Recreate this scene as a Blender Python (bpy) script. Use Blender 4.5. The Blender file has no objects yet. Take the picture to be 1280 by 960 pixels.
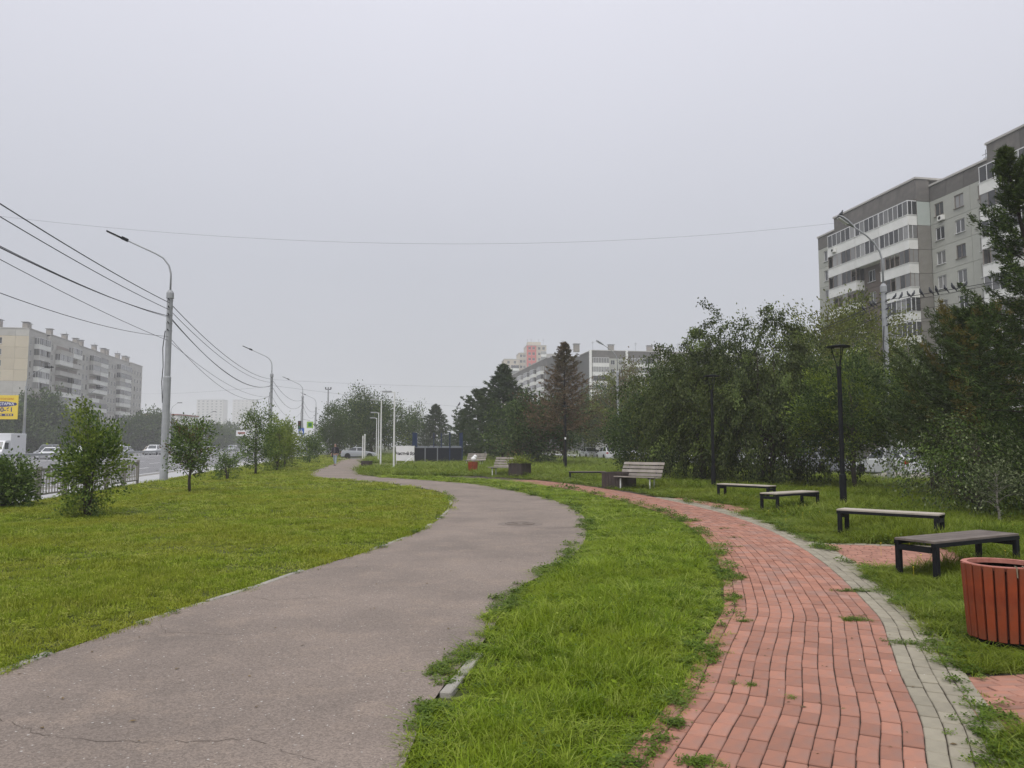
import bpy, bmesh, math, random
import numpy as np
from mathutils import Vector, Matrix

SC = bpy.context.scene
COL = SC.collection
R = math.radians

# ------------------------------------------------------------------ camera, sky, sun, exposure
FPX = 961.0
PITCH = math.atan(77 / FPX)
EYE = 1.6
cam_d = bpy.data.cameras.new('camera')
cam_d.sensor_width = 36.0
cam_d.lens = 36.0 * FPX / 1280
cam_d.clip_start = 0.05
cam_d.clip_end = 4000
cam = bpy.data.objects.new('camera', cam_d)
COL.objects.link(cam)
cam.location = (0, 0, EYE)
cam.rotation_euler = (R(90) + PITCH, 0, 0)
SC.camera = cam

SUN_EL, SUN_ROT = R(56), R(200)
world = bpy.data.worlds.new('World')
SC.world = world
world.use_nodes = True
wn, wl = world.node_tree.nodes, world.node_tree.links
wn.clear()
w_out = wn.new('ShaderNodeOutputWorld')
w_bg = wn.new('ShaderNodeBackground')
w_bg.inputs['Strength'].default_value = 0.1
w_sky = wn.new('ShaderNodeTexSky')
w_sky.sky_type = 'NISHITA'
w_sky.sun_disc = False
w_sky.sun_elevation = SUN_EL
w_sky.sun_rotation = SUN_ROT
w_sky.air_density = 1.0
w_sky.dust_density = 6.0
w_hs = wn.new('ShaderNodeHueSaturation')
w_hs.inputs['Saturation'].default_value = 0.25
wl.new(w_sky.outputs[0], w_hs.inputs['Color'])
w_tc = wn.new('ShaderNodeTexCoord')
w_sep = wn.new('ShaderNodeSeparateXYZ')
wl.new(w_tc.outputs['Generated'], w_sep.inputs[0])
w_rmp = wn.new('ShaderNodeValToRGB')
cr = w_rmp.color_ramp
cr.elements[0].position = 0.0
cr.elements[0].color = (0.415, 0.43, 0.465, 1)
cr.elements[1].position = 1.0
cr.elements[1].color = (1.08, 1.08, 1.17, 1)
e = cr.elements.new(0.22); e.color = (0.46, 0.475, 0.53, 1)
e = cr.elements.new(0.50); e.color = (0.635, 0.64, 0.715, 1)
wl.new(w_sep.outputs['Z'], w_rmp.inputs[0])
w_noi = wn.new('ShaderNodeTexNoise')
w_noi.inputs['Scale'].default_value = 1.6
w_noi.inputs['Detail'].default_value = 3
wl.new(w_tc.outputs['Generated'], w_noi.inputs['Vector'])
w_mr = wn.new('ShaderNodeMapRange')
w_mr.inputs['To Min'].default_value = 9.5
w_mr.inputs['To Max'].default_value = 10.5
wl.new(w_noi.outputs['Fac'], w_mr.inputs['Value'])
w_mul = wn.new('ShaderNodeMix'); w_mul.data_type = 'RGBA'; w_mul.blend_type = 'MULTIPLY'
w_mul.inputs['Factor'].default_value = 1.0
wl.new(w_rmp.outputs[0], w_mul.inputs[6])
wl.new(w_mr.outputs[0], w_mul.inputs[7])
w_mix = wn.new('ShaderNodeMix'); w_mix.data_type = 'RGBA'
w_mix.inputs['Factor'].default_value = 0.90          # a closed cloud deck in front of the clear sky
wl.new(w_hs.outputs[0], w_mix.inputs[6])
wl.new(w_mul.outputs[2], w_mix.inputs[7])
wl.new(w_mix.outputs[2], w_bg.inputs['Color'])
wl.new(w_bg.outputs[0], w_out.inputs['Surface'])

sun_d = bpy.data.lights.new('sun', 'SUN')
sun_d.energy = 1.5
sun_d.angle = R(40)
sun_d.color = (1.0, 0.97, 0.92)
sun = bpy.data.objects.new('sun', sun_d)
COL.objects.link(sun)
sun.location = (0, -20, 60)
sun.rotation_euler = (R(90) - SUN_EL, 0, R(180) - SUN_ROT)

SC.view_settings.view_transform = 'Standard'
SC.view_settings.look = 'None'
SC.view_settings.exposure = 0.33
SC.view_settings.gamma = 1.0
SC.cycles.volume_bounces = 2
SC.cycles.max_bounces = 8
SC.cycles.diffuse_bounces = 3
SC.cycles.transparent_max_bounces = 8

# ------------------------------------------------------------------ geometry of the place
cP, sP = math.cos(PITCH), math.sin(PITCH)
def ray(x, y):
    cx = (x - 640) / FPX; cy = (480 - y) / FPX
    return Vector((cx, cP - cy * sP, sP + cy * cP))
def G(x, y, z=0.0):                      # where that sight line meets the ground
    d = ray(x, y); t = (z - EYE) / d.z
    return Vector((d.x * t, d.y * t, z))
def D(x, y, depth):                      # the point that far in front
    d = ray(x, y); t = depth / d.y
    return Vector((d.x * t, d.y * t, EYE + d.z * t))
RA = R(10.37)                            # the avenue runs 10.4 degrees left of straight ahead
U = Vector((-math.sin(RA), math.cos(RA), 0)); V = Vector((math.cos(RA), math.sin(RA), 0))
def W(u, v, z=0.0):
    p = U * u + V * v
    return Vector((p.x, p.y, z))

# ------------------------------------------------------------------ object helpers
def tag(o, label=None, cat=None, group=None, kind=None):
    if label: o['label'] = label
    if cat: o['category'] = cat
    if group: o['group'] = group
    if kind: o['kind'] = kind
    return o
def link(o, parent=None):
    COL.objects.link(o)
    if parent is not None: o.parent = parent
    return o
def empty(name, loc=(0, 0, 0), rz=0.0, label=None, cat=None, group=None):
    o = bpy.data.objects.new(name, None)
    o.empty_display_size = 0.3
    o.location = loc; o.rotation_euler = (0, 0, rz)
    link(o)
    return tag(o, label, cat, group)
def copy_tree(o, parent=None):
    c = o.copy(); link(c, parent)
    if parent is None: c.parent = None
    for ch in list(o.children):
        copy_tree(ch, c)
    return c

class MB:
    """collects shapes for one mesh"""
    def __init__(s): s.v = []; s.f = []; s.m = []; s.mats = []; s.cur = 0
    def use(s, mat):
        if mat not in s.mats: s.mats.append(mat)
        s.cur = s.mats.index(mat); return s
    def poly(s, pts):
        n = len(s.v); s.v += [tuple(p) for p in pts]; s.f.append(tuple(range(n, n + len(pts)))); s.m.append(s.cur)
    def raw(s, vs, fs):
        n = len(s.v); s.v += [tuple(p) for p in vs]
        for f in fs: s.f.append(tuple(i + n for i in f)); s.m.append(s.cur)
    def box(s, x0, x1, y0, y1, z0, z1, M=None):
        vs = [Vector(p) for p in ((x0,y0,z0),(x1,y0,z0),(x1,y1,z0),(x0,y1,z0),(x0,y0,z1),(x1,y0,z1),(x1,y1,z1),(x0,y1,z1))]
        if M is not None: vs = [M @ p for p in vs]
        s.raw(vs, [(0,3,2,1),(4,5,6,7),(0,1,5,4),(1,2,6,5),(2,3,7,6),(3,0,4,7)])
        return s
    def cbox(s, x0, x1, y0, y1, z0, z1, c, M=None):      # box with chamfered upright and top edges
        def ring(d, z): return [(x0+d,y0+c,z),(x0+c,y0+d,z),(x1-c,y0+d,z),(x1-d,y0+c,z),(x1-d,y1-c,z),(x1-c,y1-d,z),(x0+c,y1-d,z),(x0+d,y1-c,z)]
        vs = ring(0, z0) + ring(0, z1 - c) + [(x0+c,y0+c,z1),(x1-c,y0+c,z1),(x1-c,y1-c,z1),(x0+c,y1-c,z1)]
        vs = [Vector(p) for p in vs]
        if M is not None: vs = [M @ p for p in vs]
        fs = [(i, (i+1) % 8, 8 + (i+1) % 8, 8 + i) for i in range(8)]
        fs += [(16,17,18,19), (9,10,17,16), (11,12,18,17), (13,14,19,18), (15,8,16,19), (8,9,16), (10,11,17), (12,13,18), (14,15,19)]
        fs += [tuple(range(7, -1, -1))]
        s.raw(vs, fs); return s
    def tube(s, pts, rad, n=8, caps=True):
        pts = [Vector(p) for p in pts]
        if not hasattr(rad, '__len__'): rad = [rad] * len(pts)
        base = len(s.v); up = None
        for i, p in enumerate(pts):
            d = (pts[min(i+1, len(pts)-1)] - pts[max(i-1, 0)])
            if d.length < 1e-9: d = Vector((0,0,1))
            d.normalize()
            if up is None:
                a = d.orthogonal().normalized()
            else:
                a = (up - d * up.dot(d))
                a = a.normalized() if a.length > 1e-6 else d.orthogonal().normalized()
            up = a; b = d.cross(a)
            for k in range(n):
                t = 2 * math.pi * k / n
                s.v.append(tuple(p + (a * math.cos(t) + b * math.sin(t)) * rad[i]))
        for i in range(len(pts) - 1):
            for k in range(n):
                k2 = (k + 1) % n
                s.f.append((base + i*n + k, base + i*n + k2, base + (i+1)*n + k2, base + (i+1)*n + k)); s.m.append(s.cur)
        if caps:
            s.f.append(tuple(base + k for k in range(n - 1, -1, -1))); s.m.append(s.cur)
            s.f.append(tuple(base + (len(pts)-1)*n + k for k in range(n))); s.m.append(s.cur)
        return s
    def lathe(s, prof, n=16, M=None):          # prof: (r, z)
        base = len(s.v)
        for r, z in prof:
            for k in range(n):
                t = 2 * math.pi * k / n
                p = Vector((r * math.cos(t), r * math.sin(t), z))
                s.v.append(tuple(M @ p if M is not None else p))
        for i in range(len(prof) - 1):
            for k in range(n):
                k2 = (k + 1) % n
                s.f.append((base+i*n+k, base+i*n+k2, base+(i+1)*n+k2, base+(i+1)*n+k)); s.m.append(s.cur)
        if prof[0][0] > 1e-4: s.f.append(tuple(base+k for k in range(n-1,-1,-1))); s.m.append(s.cur)
        if prof[-1][0] > 1e-4: s.f.append(tuple(base+(len(prof)-1)*n+k for k in range(n))); s.m.append(s.cur)
        return s
    def mesh(s, name, smooth=False):
        me = bpy.data.meshes.new(name)
        me.from_pydata(s.v, [], s.f)
        for m in s.mats: me.materials.append(m)
        if s.mats: me.polygons.foreach_set('material_index', s.m)
        if smooth: me.polygons.foreach_set('use_smooth', [True] * len(me.polygons))
        me.update()
        return me
    def build(s, name, parent=None, smooth=False, loc=None, rz=None):
        o = bpy.data.objects.new(name, s.mesh(name, smooth)); link(o, parent)
        if loc is not None: o.location = loc
        if rz is not None: o.rotation_euler = (0, 0, rz)
        return o

def np_mesh(name, verts, k, mat, smooth=False):
    """verts (N*k,3): N separate polygons of k corners"""
    n = len(verts) // k
    me = bpy.data.meshes.new(name)
    me.vertices.add(len(verts)); me.vertices.foreach_set('co', verts.astype(np.float32).ravel())
    me.loops.add(len(verts)); me.loops.foreach_set('vertex_index', np.arange(len(verts), dtype=np.int32))
    me.polygons.add(n); me.polygons.foreach_set('loop_start', np.arange(0, n*k, k, dtype=np.int32))
    me.polygons.foreach_set('loop_total', np.full(n, k, dtype=np.int32))
    me.materials.append(mat)
    me.update(calc_edges=True)
    return me

# ------------------------------------------------------------------ materials
def mat_new(name):
    m = bpy.data.materials.new(name); m.use_nodes = True
    return m, m.node_tree.nodes, m.node_tree.links, m.node_tree.nodes['Principled BSDF']
def M(name, c1, c2=None, scale=4.0, rough=0.8, bump=0.0, bscale=60.0, metal=0.0, spec=0.3, world_co=False, rnd=0.0, island=False, detail=5.0, c3=None, s3=0.5):
    m, n, l, b = mat_new(name)
    b.inputs['Roughness'].default_value = rough
    b.inputs['Metallic'].default_value = metal
    b.inputs['Specular IOR Level'].default_value = spec
    c2 = c2 or tuple(x * 0.82 for x in c1)
    if world_co:
        co = n.new('ShaderNodeNewGeometry').outputs['Position']
    else:
        co = n.new('ShaderNodeTexCoord').outputs['Object']
    no = n.new('ShaderNodeTexNoise'); no.inputs['Scale'].default_value = scale; no.inputs['Detail'].default_value = detail
    no.inputs['Roughness'].default_value = 0.65
    l.new(co, no.inputs['Vector'])
    mr = n.new('ShaderNodeMapRange'); mr.inputs['From Min'].default_value = 0.32; mr.inputs['From Max'].default_value = 0.68
    l.new(no.outputs['Fac'], mr.inputs['Value'])
    mx = n.new('ShaderNodeMix'); mx.data_type = 'RGBA'
    mx.inputs[6].default_value = (*c1, 1); mx.inputs[7].default_value = (*c2, 1)
    l.new(mr.outputs[0], mx.inputs['Factor'])
    col = mx.outputs[2]
    if c3:
        n3 = n.new('ShaderNodeTexNoise'); n3.inputs['Scale'].default_value = s3; n3.inputs['Detail'].default_value = 3
        l.new(co, n3.inputs['Vector'])
        r3 = n.new('ShaderNodeMapRange'); r3.inputs['From Min'].default_value = 0.45; r3.inputs['From Max'].default_value = 0.7
        l.new(n3.outputs['Fac'], r3.inputs['Value'])
        x3 = n.new('ShaderNodeMix'); x3.data_type = 'RGBA'
        l.new(r3.outputs[0], x3.inputs['Factor']); l.new(col, x3.inputs[6]); x3.inputs[7].default_value = (*c3, 1)
        col = x3.outputs[2]
    if rnd > 0:
        src = n.new('ShaderNodeNewGeometry').outputs['Random Per Island'] if island else n.new('ShaderNodeObjectInfo').outputs['Random']
        mp = n.new('ShaderNodeMapRange'); mp.inputs['To Min'].default_value = 1 - rnd; mp.inputs['To Max'].default_value = 1 + rnd
        l.new(src, mp.inputs['Value'])
        hs = n.new('ShaderNodeHueSaturation'); l.new(col, hs.inputs['Color']); l.new(mp.outputs[0], hs.inputs['Value'])
        col = hs.outputs[0]
    l.new(col, b.inputs['Base Color'])
    if bump > 0:
        nb = n.new('ShaderNodeTexNoise'); nb.inputs['Scale'].default_value = bscale; nb.inputs['Detail'].default_value = 4
        l.new(co, nb.inputs['Vector'])
        bp = n.new('ShaderNodeBump'); bp.inputs['Strength'].default_value = bump; bp.inputs['Distance'].default_value = 0.01
        l.new(nb.outputs['Fac'], bp.inputs['Height']); l.new(bp.outputs[0], b.inputs['Normal'])
    return m
def leaf_mat(name, cols, trans=0.3, rough=0.6, per_object=False, patch=None, patch_scale=0.4, spec=0.16):
    """foliage: every leaf its own tone, some light let through"""
    m, n, l, b = mat_new(name)
    rnd = n.new('ShaderNodeObjectInfo').outputs['Random'] if per_object else n.new('ShaderNodeNewGeometry').outputs['Random Per Island']
    rp = n.new('ShaderNodeValToRGB'); c = rp.color_ramp
    c.elements[0].color = (*cols[0], 1); c.elements[1].color = (*cols[-1], 1)
    for i, q in enumerate(cols[1:-1]):
        e = c.elements.new((i + 1) / (len(cols) - 1)); e.color = (*q, 1)
    l.new(rnd, rp.inputs[0]); col = rp.outputs[0]
    pos = n.new('ShaderNodeNewGeometry').outputs['Position']
    if patch:
        no = n.new('ShaderNodeTexNoise'); no.inputs['Scale'].default_value = patch_scale; no.inputs['Detail'].default_value = 4
        l.new(pos, no.inputs['Vector'])
        mr = n.new('ShaderNodeMapRange'); mr.inputs['From Min'].default_value = 0.42; mr.inputs['From Max'].default_value = 0.68
        l.new(no.outputs['Fac'], mr.inputs['Value'])
        mx = n.new('ShaderNodeMix'); mx.data_type = 'RGBA'; l.new(mr.outputs[0], mx.inputs['Factor'])
        l.new(col, mx.inputs[6]); mx.inputs[7].default_value = (*patch, 1)
        mm = n.new('ShaderNodeMix'); mm.data_type = 'RGBA'; mm.inputs['Factor'].default_value = 0.6
        l.new(col, mm.inputs[6]); l.new(mx.outputs[2], mm.inputs[7]); col = mm.outputs[2]
    l.new(col, b.inputs['Base Color']); b.inputs['Roughness'].default_value = rough; b.inputs['Specular IOR Level'].default_value = spec
    tr = n.new('ShaderNodeBsdfTranslucent'); l.new(col, tr.inputs['Color'])
    ms = n.new('ShaderNodeMixShader'); ms.inputs[0].default_value = trans
    l.new(b.outputs[0], ms.inputs[1]); l.new(tr.outputs[0], ms.inputs[2])
    l.new(ms.outputs[0], n['Material Output'].inputs['Surface'])
    return m
def glass_mat(name, c1, c2, rough=0.08):
    m, n, l, b = mat_new(name)
    oi = n.new('ShaderNodeObjectInfo'); rp = n.new('ShaderNodeValToRGB')
    rp.color_ramp.elements[0].color = (*c1, 1); rp.color_ramp.elements[1].color = (*c2, 1)
    rp.color_ramp.elements[0].position = 0.35
    l.new(oi.outputs['Random'], rp.inputs[0])
    # curtains behind the pane: soft upright folds
    tc = n.new('ShaderNodeTexCoord'); wv = n.new('ShaderNodeTexWave'); wv.inputs['Scale'].default_value = 2.2; wv.inputs['Distortion'].default_value = 1.5
    l.new(tc.outputs['Object'], wv.inputs['Vector'])
    mx = n.new('ShaderNodeMix'); mx.data_type = 'RGBA'; mx.blend_type = 'MULTIPLY'; mx.inputs['Factor'].default_value = 0.35
    l.new(rp.outputs[0], mx.inputs[6]); l.new(wv.outputs['Color'], mx.inputs[7])
    l.new(mx.outputs[2], b.inputs['Base Color'])
    b.inputs['Roughness'].default_value = rough; b.inputs['Specular IOR Level'].default_value = 0.6
    return m

mt = {}
mt['asphalt_path'] = None
def asphalt(name, c1, c2, c3, crack=True, speck=0.55):
    m, n, l, b = mat_new(name)
    pos = n.new('ShaderNodeNewGeometry').outputs['Position']
    def noise(sc, det=4, rg=0.6):
        q = n.new('ShaderNodeTexNoise'); q.inputs['Scale'].default_value = sc; q.inputs['Detail'].default_value = det; q.inputs['Roughness'].default_value = rg
        l.new(pos, q.inputs['Vector']); return q.outputs['Fac']
    def rng_(v, a, c):
        q = n.new('ShaderNodeMapRange'); q.inputs['From Min'].default_value = a; q.inputs['From Max'].default_value = c
        l.new(v, q.inputs['Value']); return q.outputs[0]
    def mix(f, a, c, blend='MIX'):
        q = n.new('ShaderNodeMix'); q.data_type = 'RGBA'; q.blend_type = blend
        if isinstance(f, float): q.inputs['Factor'].default_value = f
        else: l.new(f, q.inputs['Factor'])
        for i, x in ((6, a), (7, c)):
            if isinstance(x, tuple): q.inputs[i].default_value = (*x, 1)
            else: l.new(x, q.inputs[i])
        return q.outputs[2]
    col = mix(rng_(noise(0.55, 5), 0.35, 0.65), c1, c2)
    col = mix(rng_(noise(1.7, 6, 0.7), 0.5, 0.75), col, c3)
    vo = n.new('ShaderNodeTexVoronoi'); vo.inputs['Scale'].default_value = 95
    l.new(pos, vo.inputs['Vector'])
    sp = n.new('ShaderNodeSeparateColor'); l.new(vo.outputs['Color'], sp.inputs[0])
    stone = rng_(sp.outputs[0], 0.0, 1.0)
    g = n.new('ShaderNodeMapRange'); g.inputs['To Min'].default_value = 1 - speck; g.inputs['To Max'].default_value = 1 + speck
    l.new(stone, g.inputs['Value'])
    hs = n.new('ShaderNodeHueSaturation'); l.new(col, hs.inputs['Color']); l.new(g.outputs[0], hs.inputs['Value']); col = hs.outputs[0]
    bright = rng_(sp.outputs[1], 0.994, 0.998)
    col = mix(bright, col, (0.42, 0.40, 0.37))
    if crack:
        vd = n.new('ShaderNodeTexVoronoi'); vd.feature = 'DISTANCE_TO_EDGE'; vd.inputs['Scale'].default_value = 0.28
        wob = n.new('ShaderNodeTexNoise'); wob.inputs['Scale'].default_value = 1.6; wob.inputs['Detail'].default_value = 6
        l.new(pos, wob.inputs['Vector'])
        vm = n.new('ShaderNodeVectorMath'); vm.operation = 'SCALE'; vm.inputs['Scale'].default_value = 1.6; l.new(wob.outputs['Color'], vm.inputs[0])
        va = n.new('ShaderNodeVectorMath'); va.operation = 'ADD'; l.new(pos, va.inputs[0]); l.new(vm.outputs[0], va.inputs[1])
        l.new(va.outputs[0], vd.inputs['Vector'])
        cm = n.new('ShaderNodeMapRange'); cm.inputs['From Min'].default_value = 0.001; cm.inputs['From Max'].default_value = 0.0042
        cm.inputs['To Min'].default_value = 0.45; cm.inputs['To Max'].default_value = 0.0
        l.new(vd.outputs['Distance'], cm.inputs['Value'])
        gate = rng_(noise(0.5, 2), 0.5, 0.56)
        mu = n.new('ShaderNodeMath'); mu.operation = 'MULTIPLY'; l.new(cm.outputs[0], mu.inputs[0]); l.new(gate, mu.inputs[1])
        col = mix(mu.outputs[0], col, (0.05, 0.045, 0.04))
    l.new(col, b.inputs['Base Color']); b.inputs['Roughness'].default_value = 0.85; b.inputs['Specular IOR Level'].default_value = 0.25
    bp = n.new('ShaderNodeBump'); bp.inputs['Strength'].default_value = 0.5; bp.inputs['Distance'].default_value = 0.004
    l.new(vo.outputs['Distance'], bp.inputs['Height']); l.new(bp.outputs[0], b.inputs['Normal'])
    return m
mt['asphalt_path'] = asphalt('old_pinkish_asphalt', (0.228, 0.186, 0.156), (0.168, 0.139, 0.118), (0.245, 0.196, 0.158), speck=0.26, crack=False)
mt['road'] = asphalt('grey_road_asphalt', (0.19, 0.19, 0.195), (0.16, 0.16, 0.165), (0.22, 0.215, 0.21), crack=False)
mt['brick'] = M('red_paver', (0.355, 0.168, 0.114), (0.295, 0.142, 0.100), scale=9, rough=0.85, bump=0.25, bscale=220, rnd=0.17, c3=(0.29, 0.175, 0.140), s3=3)
mt['brick_mass'] = M('red_paver_joined', (0.355, 0.168, 0.114), (0.295, 0.142, 0.100), scale=9, rough=0.85, bump=0.25, bscale=220, rnd=0.17, island=True, c3=(0.29, 0.175, 0.140), s3=3, world_co=True)
mt['paver'] = M('grey_paver', (0.292, 0.264, 0.200), (0.245, 0.222, 0.170), scale=9, rough=0.88, bump=0.25, bscale=220, rnd=0.11)
mt['paver_mass'] = M('grey_paver_joined', (0.292, 0.264, 0.200), (0.245, 0.222, 0.170), scale=9, rough=0.88, bump=0.25, bscale=220, rnd=0.11, island=True, world_co=True)
mt['bed'] = M('paving_sand', (0.075, 0.056, 0.044), (0.035, 0.028, 0.022), scale=14, rough=1, bump=0.5, world_co=True)
mt['soil'] = M('lawn_soil', (0.062, 0.078, 0.020), (0.045, 0.055, 0.018), scale=0.9, rough=1, bump=0.6, bscale=30, world_co=True, c3=(0.085, 0.085, 0.030), s3=0.25)
mt['sand'] = M('bare_sandy_soil', (0.30, 0.24, 0.16), (0.24, 0.19, 0.13), scale=3, rough=1, bump=0.5, world_co=True)
mt['kerb'] = M('pale_kerb_concrete', (0.36, 0.34, 0.30), (0.22, 0.205, 0.18), scale=3, rough=0.9, bump=0.4, bscale=90, world_co=True)
mt['sidewalk'] = M('light_pavement', (0.40, 0.40, 0.40), (0.35, 0.35, 0.35), scale=1.5, rough=0.85, world_co=True)
mt['white_paint'] = M('white_road_paint', (0.72, 0.72, 0.70), (0.58, 0.58, 0.57), scale=6, rough=0.7)
mt['white_metal'] = M('white_enamel', (0.72, 0.72, 0.71), (0.62, 0.62, 0.61), scale=7, rough=0.45)
mt['grey_paint'] = M('pole_grey_paint', (0.34, 0.35, 0.36), (0.27, 0.28, 0.29), scale=2.5, rough=0.5, spec=0.4, bump=0.05, bscale=30)
mt['galv'] = M('galvanised_steel', (0.36, 0.37, 0.38), (0.28, 0.29, 0.30), scale=5, rough=0.45, metal=0.3)
mt['dark_metal'] = M('dark_painted_steel', (0.008, 0.009, 0.012), (0.012, 0.013, 0.015), scale=10, rough=0.6, spec=0.12, bump=0.05)
mt['wire'] = M('black_cable', (0.03, 0.03, 0.035), rough=0.6)
mt['wire_thin'] = M('grey_cable', (0.16, 0.16, 0.17), rough=0.6)
mt['wood_grey'] = M('weathered_grey_wood', (0.30, 0.27, 0.24), (0.20, 0.175, 0.155), scale=3, rough=0.75, bump=0.3, bscale=25, rnd=0.15)
mt['wood_dark'] = M('dark_stained_wood', (0.155, 0.130, 0.112), (0.105, 0.085, 0.075), scale=4, rough=0.6, bump=0.3, bscale=25, rnd=0.15)
mt['wood_pale'] = M('bleached_wood', (0.42, 0.38, 0.32), (0.33, 0.29, 0.24), scale=4, rough=0.7, bump=0.3, bscale=25, rnd=0.1)
mt['planter'] = M('dark_brown_planter', (0.060, 0.045, 0.042), (0.045, 0.036, 0.034), scale=5, rough=0.6, rnd=0.1)
mt['bin_red'] = M('red_brown_paint', (0.27, 0.056, 0.020), (0.20, 0.040, 0.017), scale=7, rough=0.6, spec=0.2, bump=0.2, bscale=40, rnd=0.14, c3=(0.20, 0.065, 0.035), s3=4)
mt['bin_worn'] = M('worn_pinkish_edge', (0.46, 0.20, 0.155), (0.34, 0.12, 0.09), scale=14, rough=0.6)
mt['bin_dark'] = M('bin_inner_liner', (0.10, 0.028, 0.02), rough=0.8)
mt['chain'] = M('dull_metal_strap', (0.30, 0.26, 0.18), rough=0.5, metal=0.5)
mt['bark'] = M('grey_brown_bark', (0.085, 0.070, 0.058), (0.05, 0.042, 0.036), scale=10, rough=0.95, bump=0.6, bscale=40)
mt['bark_dark'] = M('dark_conifer_bark', (0.045, 0.036, 0.030), (0.03, 0.024, 0.02), scale=10, rough=0.95, bump=0.6, bscale=40)
mt['bark_pale'] = M('pale_stem', (0.30, 0.28, 0.25), (0.16, 0.14, 0.12), scale=8, rough=0.9)
mt['bark_birch'] = M('white_birch_bark', (0.55, 0.53, 0.50), (0.10, 0.09, 0.085), scale=5, rough=0.8, bump=0.2)
mt['navy'] = M('navy_board', (0.006, 0.008, 0.016), (0.010, 0.012, 0.02), scale=3, rough=0.6, rnd=0.1)
mt['blue_post'] = M('blue_post_paint', (0.015, 0.032, 0.085), rough=0.5)
mt['banner_white'] = M('white_banner_vinyl', (0.72, 0.72, 0.72), (0.66, 0.66, 0.67), scale=2, rough=0.5)
mt['print_black'] = M('black_print', (0.02, 0.02, 0.022), rough=0.6)
mt['bill_yellow'] = M('yellow_print', (0.78, 0.58, 0.06), (0.72, 0.54, 0.06), scale=1, rough=0.5)
mt['bill_blue'] = M('dark_blue_print', (0.03, 0.035, 0.20), rough=0.5)
mt['print_white'] = M('white_print', (0.8, 0.8, 0.8), rough=0.5)
mt['print_orange'] = M('orange_print', (0.62, 0.28, 0.03), rough=0.5)
mt['sign_blue'] = M('sign_blue_film', (0.02, 0.10, 0.42), rough=0.35)
mt['sign_lime'] = M('fluorescent_lime_film', (0.28, 0.48, 0.05), rough=0.4)
mt['sign_green'] = M('green_lens_off', (0.01, 0.16, 0.05), rough=0.3)

# ------------------------------------------------------------------ ground, lawns, paths, roads
def sheet(name, pts, z, mat, label=None):
    mb = MB().use(mat)
    mb.poly([(p[0], p[1], z) for p in pts])
    o = mb.build(name)
    tag(o, label, None, None, 'structure')
    return o
mb = MB().use(mt['soil'])
mb.poly([(-1350, -120, -0.03), (1350, -120, -0.03), (1350, 1500, -0.03), (-1350, 1500, -0.03)])
tag(mb.build('ground'), 'flat grassy ground of the park strip reaching to the horizon', kind='structure')

def smooth_line(pts, step=0.25):
    """Catmull-Rom through the points, resampled evenly"""
    P = [np.array(p[:2], float) for p in pts]
    out = []
    for i in range(len(P) - 1):
        p0 = P[max(i-1, 0)]; p1 = P[i]; p2 = P[i+1]; p3 = P[min(i+2, len(P)-1)]
        for t in np.linspace(0, 1, 24, endpoint=False):
            out.append(0.5 * ((2*p1) + (-p0+p2)*t + (2*p0-5*p1+4*p2-p3)*t*t + (-p0+3*p1-3*p2+p3)*t**3))
    out.append(P[-1]); out = np.array(out)
    seg = np.r_[0, np.cumsum(np.linalg.norm(np.diff(out, axis=0), axis=1))]
    s = np.arange(0, seg[-1], step)
    return np.c_[np.interp(s, seg, out[:, 0]), np.interp(s, seg, out[:, 1])]

LEFT_EDGE = [(-3.9, -3.0), (-3.8, 1.5), (-3.66, 4.4), (-3.62, 5.64), (-3.5, 6.3), (-3.3, 7.5), (-2.97, 8.54), (-2.62, 10.24), (-2.12, 12.12), (-1.72, 14.73),
             (-1.55, 18.8), (-1.75, 22.6), (-2.5, 26.8), (-3.95, 30.5), (-5.6, 33.8), (-7.5, 36.2), (-9.6, 38.8), (-11.2, 43.1), (-12.95, 51.7), (-15.6, 67.4), (-18.6, 84), (-20.5, 94)]
RIGHT_EDGE = [(-0.7, -3.0), (-0.6, 1.5), (-0.54, 4.0), (-0.53, 4.57), (-0.44, 5.41), (-0.18, 6.77), (0.0, 8.58), (0.45, 9.92), (0.97, 11.76), (1.34, 14.07), (1.62, 17.7), (1.36, 21.9),
              (0.28, 26.8), (-1.67, 32.4), (-4.4, 36.6), (-7.1, 40.2), (-9.1, 47.0), (-12.7, 67.4), (-15.6, 84), (-17.2, 94)]
le = smooth_line(LEFT_EDGE, 0.4); re_ = smooth_line(RIGHT_EDGE, 0.4)
n_ = 240
def resample(a, n):
    seg = np.r_[0, np.cumsum(np.linalg.norm(np.diff(a, axis=0), axis=1))]
    s = np.linspace(0, seg[-1], n)
    return np.c_[np.interp(s, seg, a[:, 0]), np.interp(s, seg, a[:, 1])]
la, ra = resample(le, n_), resample(re_, n_)
mb = MB().use(mt['asphalt_path'])
for i in range(n_ - 1):
    mb.poly([(*la[i], 0), (*ra[i], 0), (*ra[i+1], 0), (*la[i+1], 0)])
path_o = mb.build('asphalt_path')
tag(path_o, 'wide winding asphalt footpath, pinkish grey and worn', kind='structure')
ASPH_POLY = np.r_[la, ra[::-1]]

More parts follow.
